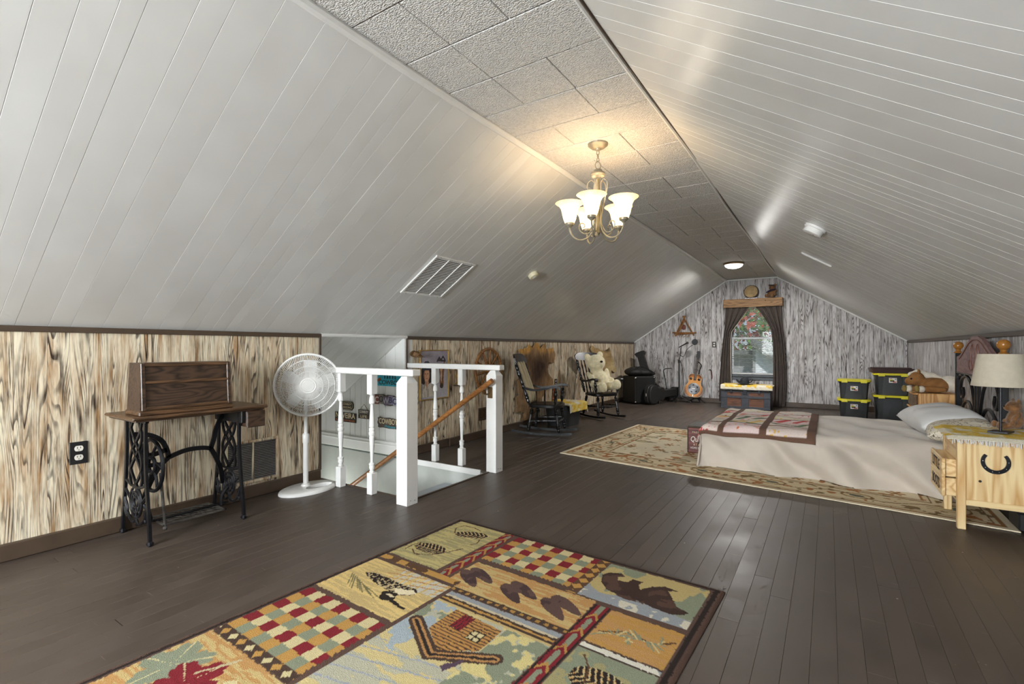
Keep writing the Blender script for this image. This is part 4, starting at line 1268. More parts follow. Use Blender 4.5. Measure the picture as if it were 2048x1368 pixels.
def guitar_outline(s_=1.0, neck=True, nw=.055, L=1.05):
    half = [(0, 0), (.09, .005), (.165, .05), (.19, .13), (.18, .22), (.135, .29), (.125, .34), (.14, .42), (.13, .47), (.085, .505)]
    if neck: half += [(nw, .52), (nw, L - .1), (nw + .02, L - .06), (nw + .02, L)]
    sm = [(-x, y) for x, y in half[::-1]]
    pts = [Vector((x, y, 0)) for x, y in half] + [Vector((x, y, 0)) for x, y in sm[:-1]]
    return [(p.x * s_, p.y * s_) for p in pts]
def case_mesh(t_, thick, mat, s_, edge=True):
    P_ = guitar_outline(s_, True, .075, 1.06)
    P_ = [(p.x, p.y) for p in spline([(x, y, 0) for x, y in P_], 3, True)]
    m = MB(); n_ = len(P_); cx, cy = 0, .4 * s_
    vs = []
    for ins, z in ((.93, -thick / 2), (1, -thick / 2 + .015), (1, thick / 2 - .015), (.93, thick / 2)): vs += [(cx + (x - cx) * ins, cy + (y - cy) * (ins * .5 + .5), z) for x, y in P_]
    fs = [tuple(range(n_))[::-1], tuple(range(3 * n_, 4 * n_))] + [(k * n_ + i, k * n_ + (i + 1) % n_, k * n_ + n_ + (i + 1) % n_, k * n_ + n_ + i) for k in range(3) for i in range(n_)]
    m.add(vs, fs); m.build('shell', mat, t_, 40)
    MB().tube([(x * 1.005, y, .01) for x, y in P_], .005, 5, closed=True).build('seam', M['steel'] if edge else M['black'], t_)
    return P_
t = thing('guitar_case', 'black guitar case leaning upright in the corner behind the speaker', 'guitar case')
t.matrix_world = T(-3.30, 11.0, .06) @ RX(80) @ RZ(21)
case_mesh(t, .12, M['blacksoft'], 1.08, False)
MB().prism([(-.045, .58), (.02, .56), (.03, .66), (-.03, .68)], .060, .062).build('sticker', plain('pale green sticker', (186, 190, 140), .7), t, 0)
t = thing('guitar_case', 'black arched guitar case lying on its side in front of the leaning one', 'guitar case')
t.matrix_world = T(-3.235, 10.24, .215) @ RZ(73) @ RX(90) @ RZ(-90) @ Matrix.Scale(1, 4)
case_mesh(t, .17, M['blacksoft'], 1.06, True)
for yy in (.12, .38): MB().box(.14, .21, yy, yy + .03, .02, .05, .004).build('latch', M['chrome'], t)
MB().box(-.03, .03, -.004, .0, -.03, -.015).build('name_plate', M['print_white'], t)

# ---- stands, microphone, guitar
t = thing('guitar_stand', 'empty black guitar stand with a bent top beside the guitar case', 'guitar stand', (-3.05, 11.1, 0), 20)
MB().tube(spline([(.0, 0, .02), (-.02, .02, .35), (-.06, .04, .62), (-.075, .04, .70), (-.03, .03, .745), (.10, .03, .755)], 5), .010, 8).build('upright', M['black'], t)
for a in (200, 320, 80): MB().tube([(0, 0, .14), (.22 * math.cos(R(a)), .16 * math.sin(R(a)), .012)], .009, 8).build('leg', M['black'], t)
MB().tube([(-.15, -.1, .11), (.0, 0, .10), (.17, -.06, .11)], .010, 8).build('yoke', M['black'], t)
t = thing('microphone_stand', 'black microphone stand with microphone and round pop filter', 'microphone stand', (-2.80, 11.15, 0))
for a in (15, 140, 262): MB().tube([(0, 0, .15), (.26 * math.cos(R(a)), .17 * math.sin(R(a)), .012)], .010, 8).build('leg', M['black'], t)
MB().lathe([(.016, .06), (.022, .12), (.022, .2), (.017, .21), (.017, .88), (.026, .885), (.026, .94), (.014, .95)], 14).build('lower_tube', M['black'], t)
MB().tube([(.0, 0, .9), (.02, .0, 1.02), (.045, 0, 1.24)], .010, 8).build('upper_tube', M['black'], t)
mi = MB().lathe([(.010, -.10), (.014, .08), (.020, .10)], 14, T(.085, -.01, 1.275) @ RZ(-8) @ RY(62)).build('microphone', M['black'], t)
MB().ell((.185, -.02, 1.328), (.028, .028, .028), 14, 10).build('microphone_head', M['iron_grey'], mi)
MB().tube(spline([(.03, 0, 1.05), (.10, -.01, 1.02), (.14, -.02, 1.1), (.16, -.02, 1.16), (.24, -.03, 1.24), (.30, -.03, 1.28)], 5), .006, 6).build('gooseneck', M['black'], t)
pf = MB().lathe([(.0, -.003), (.062, -.004), (.066, 0), (.062, .004), (.0, .003)], 24, T(.345, -.04, 1.345) @ RX(84), cap=False).build('pop_filter', M['black'], t)
MB().tube(spline([(.02, -.01, .93), (.07, -.02, .80), (.10, -.02, .55), (.08, -.02, .3), (.02, -.02, .2)], 5), .004, 5).build('cable', M['black'], t)
t = thing('guitar', 'sunburst resonator guitar with round metal cover on a stand', 'guitar')
t.matrix_world = T(-2.515, 11.16, .135) @ RZ(12) @ RX(80) @ RZ(-7.5)
s = NT('sunburst finish'); tc = s.coord(); gr_ = s.n('TexGradient', p_gradient_type='SPHERICAL'); mp = s.n('Mapping'); s.l(tc, mp.inputs[0]); mp.inputs['Scale'].default_value = (4.6, 3.2, 1); mp.inputs['Location'].default_value = (0, -.75, 0)
s.l(mp.outputs[0], gr_.inputs[0])
M['burst'] = s.set(s.ramp(gr_.outputs[0], [(.0, srgb(40, 22, 14)), (.12, srgb(116, 58, 22)), (.34, srgb(214, 140, 62)), (1, srgb(230, 168, 84))]), .2)
P_ = [(p.x, p.y) for p in spline([(x, y, 0) for x, y in guitar_outline(1.0, False)], 4, True)]
MB().prism(P_, -.10, 0).build('body', M['walnut'], t, 40)
MB().prism([(x * .985, .25 + (y - .25) * .985) for x, y in P_], 0, .003).build('top', M['burst'], t, 40)
MB().tube([(x, y, .001) for x, y in P_], .0045, 6, closed=True).build('binding', M['print_cream'], t)
cv = MB().lathe([(.128, .003), (.128, .008), (.10, .014), (.05, .018), (.0, .018)], 32, T(0, .185, 0), cap=False).build('cover_plate', M['steel'], t)
for k in range(5):
    q = R(30 + 72 * k); MB().lathe([(.022, .014), (.022, .0165)], 12, T(.075 * math.cos(q), .185 + .075 * math.sin(q), 0)).build('sound_port', M['iron'], cv)
MB().box(-.035, .035, .175, .197, .018, .026, .003).build('bridge_cover', M['chrome'], cv)
for sg in (-1, 1): MB().lathe([(.028, .003), (.028, .006), (.02, .005)], 16, T(.085 * sg, .40, 0)).build('screen_hole', M['eye'], t)
MB().box(-.010, .010, .0, .06, .003, .012, .003).build('tailpiece', M['chrome'], t)
MB().box(-.026, .026, .375, .86, .0, .022, .004).build('neck', M['walnut'], t)
for k in range(10): MB().box(-.024, .024, .42 + k * .044, .4215 + k * .044, .022, .0235).build('fret', M['chrome'], t)
MB().prism([(-.024, .86), (.024, .86), (.038, .89), (.036, 1.03), (-.036, 1.03), (-.038, .89)], -.004, .014).build('headstock', M['blackwood'], t)
for k in range(3):
    for sg in (-1, 1): MB().cyl((.036 * sg, .91 + .04 * k, .005), (.056 * sg, .91 + .04 * k, .005), .006, n=8).build('tuner', M['chrome'], t)
t = thing('guitar_stand', 'black tripod guitar stand holding the resonator guitar', 'guitar stand', (-2.46, 11.26, 0))
MB().tube(spline([(-.02, .08, .08), (.02, .085, .5), (.06, .085, .72), (.10, .07, .82), (.06, .03, .89), (.04, -.02, .905)], 5), .010, 8).build('upright', M['black'], t)
for a in (215, 325, 80): MB().tube([(0, .05, .12), (.24 * math.cos(R(a)), .05 + .16 * math.sin(R(a)), .012)], .009, 8).build('leg', M['black'], t)
MB().tube([(-.12, -.14, .115), (-.06, -.10, .115), (0, .05, .11), (.06, -.09, .115), (.10, -.14, .13)], .009, 8).build('cradle', M['black'], t)

# ---- things on the end wall
EW = lambda x, z, d=.0: basis((x, YE - .001 - d, z), X_, Z_, -Y_)
t = thing('twig_triangle', 'triangular twig ornament hung high on the end wall', 'ornament'); t.matrix_world = EW(-2.765, 1.55)
for a, b in (((-.20, -.06), (.03, .40)), ((.21, -.05), (-.03, .40)), ((-.26, .02), (.26, .01)), ((-.16, -.02), (.02, .33)), ((-.19, -.03), (.17, .0))):
    a, b = Vector((*a, .02)), Vector((*b, .025)); mid = (a + b) / 2 + Vector((random.uniform(-.012, .012), random.uniform(-.012, .012), 0))
    MB().tube(spline([a, mid, b], 5), .016, 7).build('twig', M['oldwood'], t)
for k in range(7):
    x_ = -.2 + .06 * k; MB().tube([(x_, .0, .03), (x_ + random.uniform(-.05, .02), -.05, .035), (x_ + random.uniform(-.06, .0), -.09, .03)], .005, 5).build('twig', M['oldwood'], t)
MB().ell((-.01, .14, .015), (.05, .06, .015), 12, 8).build('medallion', plain('reddish medallion', (110, 60, 46), .6, var=.3), t)
t = thing('wall_hook', 'small dark red tool hanging low on the end wall right of the guitar', 'tool'); t.matrix_world = EW(-2.185, .70)
MB().tube(spline([(0, 0, .012), (.015, -.10, .012), (.01, -.17, .012)], 4), .012, 7).build('handle', plain('dark red', (92, 34, 34), .5), t)
MB().tube(spline([(-.05, .02, .01), (-.02, .035, .01), (.0, .0, .01)], 4), .008, 6).build('hook', M['iron'], t)

# ---- window, blinds, curtains, shelf
win = struct(bpy.data.objects.new('window_1', None)); COL.objects.link(win); win.location = (0, YE, 0)
fm = M['siding']; dk = plain('dark sash', (88, 92, 96), .5)
for nm, a in (('jamb', (WX0, WX0 + .03, .0, .13, WZ0, WZ1)), ('jamb', (WX1 - .03, WX1, .0, .13, WZ0, WZ1)), ('head', (WX0 + .03, WX1 - .03, 0, .13, WZ1 - .03, WZ1)), ('sill', (WX0 + .03, WX1 - .03, 0, .13, WZ0, WZ0 + .03))):
    MB().box(*a, .003).build(nm, dk, win)
MB().box(WX0 - .03, WX1 + .03, -.05, .0, WZ0 - .02, WZ0 + .012, .006).build('stool', dk, win); MB().box(WX0 - .02, WX1 + .02, -.02, .0, WZ0 - .09, WZ0 - .02, .004).build('apron', dk, win)
a0, a1 = WX0 + .03, WX1 - .03; zm = 1.42
for nm, z0_, z1_, dy in (('upper_sash', zm - .02, WZ1 - .03, .085), ('lower_sash', WZ0 + .03, zm + .02, .05)):
    q = MB(); b = .035
    q.box(a0, a1, dy, dy + .03, z0_, z0_ + b, .003).box(a0, a1, dy, dy + .03, z1_ - b, z1_, .003).box(a0, a0 + b, dy, dy + .03, z0_ + b, z1_ - b, .003).box(a1 - b, a1, dy, dy + .03, z0_ + b, z1_ - b, .003)
    so = q.build(nm, fm if nm[0] == 'l' else dk, win)
    MB().box(a0 + b, a1 - b, dy + .012, dy + .016, z0_ + b, z1_ - b).build('pane', M['glass'], so, 0)
t = thing('window_blind', 'white horizontal slat blind lowered over the end window', 'blind', (0, YE + .022, 0))
me = MB().box(a0 + .006, a1 - .006, -.011, .011, -.0007, .0007, M=RX(-24)).mesh('slat', 0)
zz = WZ0 + .06
while zz < WZ1 - .08:
    link('slat', me, M['white'], t, T(0, 0, zz)); zz += .0285
MB().box(a0 + .004, a1 - .004, -.014, .014, WZ1 - .075, WZ1 - .032, .004).build('headrail', M['white'], t)
MB().box(a0 + .004, a1 - .004, -.012, .012, WZ0 + .034, WZ0 + .052, .004).build('bottom_rail', M['white'], t)
for x_ in (a0 + .15, a1 - .15): MB().cyl((x_, -.012, WZ0 + .05), (x_, -.012, WZ1 - .05), .0018, n=5).build('cord', M['white'], t)
MB().cyl((a0 + .06, -.016, 1.25), (a0 + .06, -.016, WZ1 - .06), .004, n=8).build('wand', M['white'], t)


def curtain(label, inner, outer, zs, ph):
    """inner/outer edge x at heights zs"""
    t_ = thing('curtain', label, 'curtain', (0, YE - .10, 0))
    z_ = np.array(zs); zi = lambda a, v: np.interp(v, z_, np.array(a))
    z0_, z1_ = zs[0], zs[-1]
    def pos(u, v):
        z = z0_ + (z1_ - z0_) * v; xi, xo = zi(inner, z), zi(outer, z); x = xi + (xo - xi) * u
        fold = .022 * np.sin(u * 22 + ph) + .012 * np.sin(u * 47 + ph * 2 + z * 1.2); w_ = np.abs(xo - xi)
        return np.stack([x, fold * np.clip(.35 / (w_ + .1), .5, 1.3) - .01, z], 1)
    me = grid('panel', 90, 60, pos, None, .004)
    link('panel', me, M['curtain'], t_)
    h = MB(); h.tube([(zi(inner, z), .022 * math.sin(ph) - .012, z) for z in np.linspace(z0_, z1_, 50)], .006, 5); h.build('hem', M['hem'] if label.startswith('left') else M['curtain'], t_)
    return t_
curtain('left brown curtain swept aside at the end window', [-1.75, -1.76, -1.77, -1.775, -1.755, -1.60, -1.44, -1.41], [-2.0, -1.995, -1.965, -1.93, -1.90, -1.88, -1.875, -1.875], [.06, .5, .9, 1.3, 1.56, 1.78, 2.02, 2.09], .4)
curtain('right brown curtain swept aside at the end window', [-.97, -.96, -.955, -.965, -.995, -1.08, -1.22, -1.29], [-.74, -.72, -.73, -.755, -.79, -.805, -.81, -.81], [.02, .5, .9, 1.3, 1.60, 1.78, 2.0, 2.09], 1.7)
t = thing('curtain_shelf', 'rustic wooden box shelf above the end window', 'shelf', (0, YE, 0))
MB().box(-1.905, -.785, -.185, -.165, 2.08, 2.255, .004).build('front_board', M['rough_pine'], t)
MB().box(-1.905, -.785, -.165, -.004, 2.235, 2.255, .003).build('top_board', M['rough_pine'], t)
for x_ in (-1.905, -.805): MB().box(x_, x_ + .02, -.165, -.004, 2.08, 2.235, .003).build('end_board', M['rough_pine'], t)
t = thing('hand_drum', 'round tan drum with a dark rim propped on the window shelf', 'drum', (-1.375, YE - .085, 2.257)); Md = T(0, 0, .146) @ RX(78)
MB().lathe([(.135, -.03), (.142, -.025), (.142, .022), (.135, .028)], 30, Md).build('drum_shell', M['walnut'], t)
MB().lathe([(.0, .031), (.126, .031), (.13, .027)], 30, Md, cap=False).build('drum_skin', plain('tan skin', (176, 150, 108), .8, var=.2, scale=14), t)
me = MB().ell((0, 0, 0), .006, 8, 6).mesh('tack')
for k in range(18): link('tack', me, M['bronze'], t, Md @ T(.134 * math.cos(k * math.pi / 9), .134 * math.sin(k * math.pi / 9), .029))
MB().box(-.13, .13, -.05, -.03, 0, .02, .004).build('stand', M['steel'], t)
b_ = bear('small brown teddy bear with a dark cap on the window shelf', (-.98, YE - .10, 2.257), -110, .27, M['plush_brown'], vox=.026)
MB().ell((0, 0, .25), (.06, .06, .022), 14, 8).build('cap', M['felt'], b_)
MB().tube(spline([(.07, -.08, .11), (.085, 0, .145), (.05, .09, .17)], 4), .014, 6).build('scarf', plain('navy cloth', (40, 34, 60), .9), b_)

# ---- trunk, cloth, hat
t = thing('steamer_trunk', 'old wooden trunk with dark metal bands below the end window', 'trunk', (-1.39, 10.85, 0), 0)
MB().box(-.44, .44, -.22, .22, .0, .35, .008).build('trunk_body', wood('reddish trunk wood', (78, 48, 34), (120, 78, 56), (1.2, 14, 14), 7, .6), t)
MB().box(-.445, .445, -.225, .225, .352, .47, .02).build('lid', M['iron_grey'], t)
dark = plain('dark strap metal', (62, 64, 70), .5, .3, var=.25, scale=14)
for x0_, x1_ in ((-.447, -.33), (.33, .447), (-.07, .07)):
    MB().box(x0_, x1_, -.228, -.22, 0.0, .35, .003).build('strap', dark, t)
for z0_, z1_ in ((.0, .05), (.215, .26), (.33, .352)): MB().box(-.45, .45, -.233, -.22, z0_, z1_, .003).build('band', dark, t)
for sg in (-1, 1): MB().box(.44 * sg - .006, .44 * sg + .006, -.23, .23, 0, .35, .003).build('end_plate', dark, t)
MB().box(-.04, .04, -.245, -.228, .29, .40, .005).build('lock', M['iron'], t)
for x_ in (-.25, .25): MB().box(x_ - .02, x_ + .02, -.242, -.228, .31, .39, .005).build('latch', M['iron'], t)
draped('yellow_cloth', 'yellow and white patterned cloth spread over the old trunk', (-1.39, 10.85, 0), 0, .90, .45, .472, .0, .02, .09, .0, 9)
t = thing('cowboy_hat', 'black felt cowboy hat resting on the trunk cloth', 'hat', (-1.42, 10.80, .496), 90)
hat_parts(t, M['felt'], None, M['black'], 1.0)
# ================================================================== rugs and the bed corner
CR = {k: rgb(*v) * .86 for k, v in dict(border=(96, 74, 64), black=(46, 36, 32), tan=(204, 178, 122), gold=(194, 148, 80), red=(132, 38, 46), sage=(142, 148, 124), cream=(216, 200, 152), greenfield=(168, 158, 114),
      blue=(156, 160, 164), brown=(98, 70, 48), dkbrown=(78, 60, 50), orange=(194, 148, 92)).items()}
RW, RL = 1.76, 2.55
def plaid(x, y, cs=.0665):
    i = np.floor(x / cs).astype(int); j = np.floor(y / cs).astype(int)
    C = np.zeros((len(x), 3)); a, b = i % 2, j % 2
    C[:] = CR['cream']; C[(a == 0) & (b == 0)] = CR['red']; C[(a == 1) & (b == 1)] = CR['sage']; m = (a == 0) & (b == 1); C[m] = CR['gold']
    m = (a == 1) & (b == 0); C[m] = CR['cream']
    m = (a == 1) & (b == 1) & ((i + j) % 4 == 0); C[m] = CR['sage']
    return C
def rug1_col(u, v):
    x, y = u * RW, v * RL
    w1 = (fbm(x * 60, y * 60, 2) - .5) * .010; x = x + w1; y = y + w1
    n_ = fbm(x * 14, y * 14, 5); st_ = fbm(x * 8, y * 90, 7); stx = fbm(x * 90, y * 8, 17)
    C = np.tile(CR['border'], (len(x), 1)); put(C, (x > .022) & (x < RW - .022) & (y > .018), CR['black'])
    ins = (x > .04) & (x < 1.715) & (y > .034); put(C, ins, CR['border'])
    def box(a, b, c, d): return (x > a) & (x < b) & (y > c) & (y < d)
    def fld(m, base, alt, f, th=.5): put(C, m, base); put(C, m & (f > th), alt)
    # pine cones
    m = box(.045, .432, .04, .672); fld(m, CR['greenfield'], rgb(186, 170, 116), st_, .52)
    def cone(cx, cy, rx, ry, a, mm):
        e = elli(x, y, cx, cy, rx, ry, a) & mm; c_, s_ = math.cos(a), math.sin(a); p = (x - cx) * c_ + (y - cy) * s_; q = -(x - cx) * s_ + (y - cy) * c_
        put(C, e, CR['black']); put(C, e & (np.sin(p * 230 + np.abs(q) * 160) > .25) & (np.sin(q * 200) > -.3), rgb(186, 142, 86)); put(C, e & (np.sin(p * 230 + np.abs(q) * 160) > .85), CR['cream'])
    cone(.265, .185, .115, .05, -.35, m); cone(.20, .49, .115, .062, -.05, m)
    for pts in ([(.15, .22), (.1, .15), (.12, .09), (.2, .08), (.27, .10)], [(.36, .22), (.38, .27), (.36, .31)], [(.12, .56), (.18, .60), (.26, .56), (.31, .50), (.36, .38)], [(.1, .44), (.07, .5), (.08, .58)]):
        put(C, m & (lined(x, y, pts) < .004), CR['brown'])
    # red chevron strips
    def chev(m, cx, per=.10):
        put(C, m, CR['red']); k = np.mod(y - np.abs(x - cx) * 1.6, per); put(C, m & (k < .022), CR['gold'] * .9); put(C, m & (k > .05) & (np.abs(x - cx) < .012), CR['sage'])
    chev(box(.436, .526, .036, .735) & (np.abs(x - .483 - (y - .36) * .06) < .036), .483)
    chev(box(1.29, 1.37, .49, 3), 1.33, .14)
    put(C, ((np.abs(x - 1.296) < .005) | (np.abs(x - 1.364) < .005)) & (y > .49), CR['black'])
    # plaid
    jag = (np.mod(x * 40, 1) - .5) * .012
    m = box(.535, 1.105, .042 + 0 * y, .425) & (y < .418 + jag); C[m] = plaid(x[m] - .535, y[m] - .042)[:]
    m = box(1.108, 1.165, .04, .46); put(C, m, CR['brown']); put(C, m & (np.abs(np.mod(y, .07) - .035) + np.abs(x - 1.137) < .03), CR['gold'])
    put(C, box(.535, 1.165, .432, .452), CR['border'])
    # bear
    m = box(1.172, 1.7, .048, .455); fld(m, rgb(182, 162, 110), CR['sage'], fbm(x * 9, y * 9, 31), .56)
    put(C, m & (y > .33 + .05 * np.sin(x * 16)), CR['blue']); put(C, m & (y > .39) & (n_ > .5), rgb(204, 196, 176))
    bp = [(1.19, .20), (1.21, .155), (1.26, .125), (1.285, .135), (1.255, .165), (1.275, .21), (1.33, .20), (1.34, .155), (1.40, .15), (1.385, .185), (1.41, .24), (1.45, .17), (1.50, .135), (1.57, .145), (1.53, .17), (1.56, .215), (1.60, .29), (1.67, .315), (1.66, .345), (1.60, .375), (1.52, .365), (1.44, .345), (1.36, .355), (1.27, .33), (1.215, .27)]
    put(C, m & inpoly(x, y, bp), rgb(64, 46, 40))
    put(C, m & inpoly(x, y, [(p[0] + .012, p[1] + .012) for p in bp]) & (n_ > .62), rgb(84, 62, 52))
    put(C, box(1.165, 1.715, .46, .488), CR['border'])
    # paws
    m = box(.55, 1.285, .468, .752); fld(m, CR['orange'], CR['tan'], st_, .55)
    for cx in (.655, .925, 1.165):
        an = .50
        for sg in (-1, 1):
            ex, ey = cx - math.sin(an) * .036 * sg, .610 + math.cos(an) * .036 * sg
            c_, s_ = math.cos(an + .10 * sg), math.sin(an + .10 * sg); p_ = (x - ex) * c_ + (y - ey) * s_; q_ = -(x - ex) * s_ + (y - ey) * c_
            e = (p_ / .105) ** 2 + (q_ / (.036 * (1 - .35 * np.clip(p_ / .105, -1, 1)))) ** 2 < 1
            put(C, m & e, rgb(92, 70, 64)); put(C, m & e & (n_ > .55), rgb(74, 56, 54))
    m = box(.53, 1.29, .752, .79); put(C, m, CR['dkbrown']); put(C, m & (np.mod(x * 22, 1) < .45) & (np.abs(y - .771) < .010), CR['gold'] * .8)
    # orange leaf panel and green cone panel on the right
    m = box(1.375, 1.705, .495, .775); fld(m, CR['orange'], CR['gold'], st_, .5)
    put(C, m & (lined(x, y, [(1.40, .68), (1.5, .62), (1.62, .64), (1.69, .58)]) < .004), CR['brown'])
    for k in range(26):
        a = k * .24 - 2; px, py = 1.42 + .009 * k, .675 - .002 * k
        put(C, m & (lined(x, y, [(px, py), (px + .05 * math.cos(a * 2), py + .05 * math.sin(a * 2.7))]) < .004), CR['sage'] if k % 3 else rgb(196, 178, 130))
    m = box(1.375, 1.705, .782, .82); fld(m, CR['blue'], rgb(212, 206, 192), n_, .5); put(C, m & ((y < .786) | (y > .815)), CR['black'])
    m = box(1.375, 1.705, .825, 1.5); fld(m, CR['greenfield'], CR['sage'], n_, .5); cone(1.55, .99, .13, .08, .2, m)
    put(C, m & (lined(x, y, [(1.42, .86), (1.47, .92), (1.5, 1.02), (1.45, 1.1)]) < .004), CR['brown'])
    # loon
    m = box(.045, .63, .695, .745); fld(m, CR['gold'], CR['brown'], n_, .55); put(C, box(.045, .63, .742, .765), CR['border'])
    m = box(.045, .632, .768, 1.15); fld(m, rgb(214, 186, 122), CR['tan'], st_, .5); put(C, m & (stx > .5) & (y < .9) & (x > .3), rgb(190, 186, 172)); put(C, m & (np.abs(np.mod(y + x * .3, .045) - .02) < .004) & (y < .88) & (x > .24), rgb(176, 130, 80))
    for k in range(10): put(C, m & (lined(x, y, [(.09 + .02 * k, .96 + .006 * k), (.17 + .028 * k, 1.05 + .008 * (k % 3))]) < .003), rgb(120, 112, 78))
    lb = inpoly(x, y, [(.14, .915), (.20, .885), (.30, .888), (.40, .895), (.50, .885), (.535, .91), (.52, .95), (.46, .985), (.36, .975), (.26, .96), (.18, .94)])
    put(C, m & lb, CR['black']); put(C, m & lb & (fbm(x * 90, y * 90, 3) > .55), rgb(190, 170, 130)); put(C, m & inpoly(x, y, [(.40, .94), (.50, .905), (.53, .915), (.51, .95), (.45, .975)]), rgb(224, 210, 176))
    put(C, m & elli(x, y, .438, 1.02, .045, .032), CR['black']); put(C, m & (segd(x, y, (.45, .985), (.40, 1.0)) < .018), CR['black']); put(C, m & (segd(x, y, (.47, 1.03), (.585, 1.048)) < .009), CR['black']); put(C, m & elli(x, y, .44, 1.0, .03, .008), rgb(214, 196, 160))
    put(C, box(.04, .64, 1.155, 1.178), CR['border'])
    # second plaid, dotted strip, maple panel
    m = box(.05, .63, 1.182, 1.58) & (x < .622 + (np.mod(y * 40, 1) - .5) * .012); C[m] = plaid(x[m] - .05, y[m] - 1.182)
    m = box(.05, .63, 1.582, 1.635); put(C, m, CR['dkbrown']); put(C, m & (np.abs(np.mod(x, .068) - .034) + np.abs(y - 1.608) < .024), CR['gold']); put(C, m & (np.abs(np.mod(x, .136) - .034) + np.abs(y - 1.608) < .024), CR['cream'])
    m = box(.05, .63, 1.64, 2.4); fld(m, CR['orange'], CR['tan'], st_, .5)
    def leaf(cx, cy, r, a, col):
        q = np.arctan2(y - cy, x - cx) - a; rr = np.hypot(x - cx, y - cy); ed = r * (.52 + .36 * np.abs(np.cos(q * 2.5)) + .10 * np.abs(np.cos(q * 9)))
        mm = m & (rr < ed); put(C, mm, col); put(C, mm & (np.abs(np.sin(q * 2.5)) < .07), CR['cream'])
    leaf(.17, 1.83, .15, .3, CR['sage']); leaf(.33, 1.85, .15, 1.0, CR['red']); leaf(.5, 1.82, .10, .5, CR['cream'])
    put(C, m & (segd(x, y, (.30, 1.80), (.36, 1.67)) < .006), rgb(190, 176, 140))
    # cabin panel
    put(C, (np.abs(x - .64) < .011) & (y > .78), CR['border'])
    m = box(.655, 1.285, .795, 1.9); fld(m, rgb(200, 182, 130), rgb(176, 172, 150), fbm(x * 7, y * 22, 41), .5); put(C, m & (np.abs(np.mod(y * 1 + x * .25, .07) - .03) < .004) & (y > 1.25), rgb(150, 156, 168))
    tree = fbm(x * 16, y * 16, 51); put(C, m & (x > 1.075) & (y > .9) & (tree > .45), CR['sage']); put(C, m & (x > 1.075) & (y > .9) & (tree < .42), rgb(206, 190, 130)); put(C, m & (x < .79) & (y > .9) & (y < 1.3) & (tree > .52), rgb(160, 170, 176)); put(C, m & (x < .79) & (y < 1.05) & (tree < .42), CR['sage'])
    for k, cc in enumerate((CR['blue'], CR['blue'], rgb(196, 180, 150), CR['dkbrown'], CR['gold'], CR['dkbrown'], CR['tan'])): put(C, m & (y > .795 + .0145 * k) & (y < .81 + .0145 * k), cc)
    bd = inpoly(x, y, [(.79, .905), (1.065, .925), (1.07, 1.09), (.925, 1.178), (.79, 1.085)])
    put(C, m & bd, rgb(170, 122, 70)); put(C, m & bd & (np.mod(y, .019) < .006), CR['dkbrown']); put(C, m & bd & (np.abs(np.mod(y, .019) - .012) < .002), CR['gold'])
    rf = np.minimum(segd(x, y, (.70, 1.075), (.925, 1.215)), segd(x, y, (.925, 1.215), (1.155, 1.09))); put(C, m & (rf < .034), CR['dkbrown']); put(C, m & (rf < .018) & (rf > .008), rgb(176, 130, 80)); put(C, m & (rf < .005), CR['black'])
    fl_ = m & (x > .852) & (x < .913) & (y > .92) & (y < 1.025); put(C, fl_, CR['red']); put(C, fl_ & (np.mod(x, .02) < .005), CR['black'])
    wn = m & (x > .962) & (x < 1.03) & (y > .985) & (y < 1.055); put(C, wn, CR['black']); put(C, wn & (np.abs(x - .979) < .012) & (np.abs(y - 1.003) < .012), CR['cream']); put(C, wn & (np.abs(x - 1.011) < .012) & (np.abs(y - 1.003) < .012), CR['cream']); put(C, wn & (np.abs(x - .979) < .012) & (np.abs(y - 1.036) < .012), CR['cream']); put(C, wn & (np.abs(x - 1.011) < .012) & (np.abs(y - 1.036) < .012), CR['cream'])
    put(C, m & inpoly(x, y, [(1.0, 1.24), (1.06, 1.16), (1.065, 1.19), (1.035, 1.26)]), rgb(84, 66, 80))
    return C
a_ = R(-2.6); UX, UY = math.cos(a_), math.sin(a_)
def rug1_pos(u, v):
    x, y = u * RW, v * RL
    X = -2.187 + x * UX + y * UY; Yv = 2.685 + x * UY - y * UX
    e = np.minimum(np.minimum(u * RW, (1 - u) * RW), np.minimum(v * RL, (1 - v) * RL))
    return np.stack([X, Yv, .011 * np.clip(e / .008, .3, 1) + .0014 * fbm(x * 90, y * 90, 4)], 1)
r = tag(link('area_rug', grid('area_rug', 340, 490, rug1_pos, rug1_col, -.009), M['rug1']), 'brown bordered lodge rug with plaid squares, bear and cabin in the foreground', 'rug')


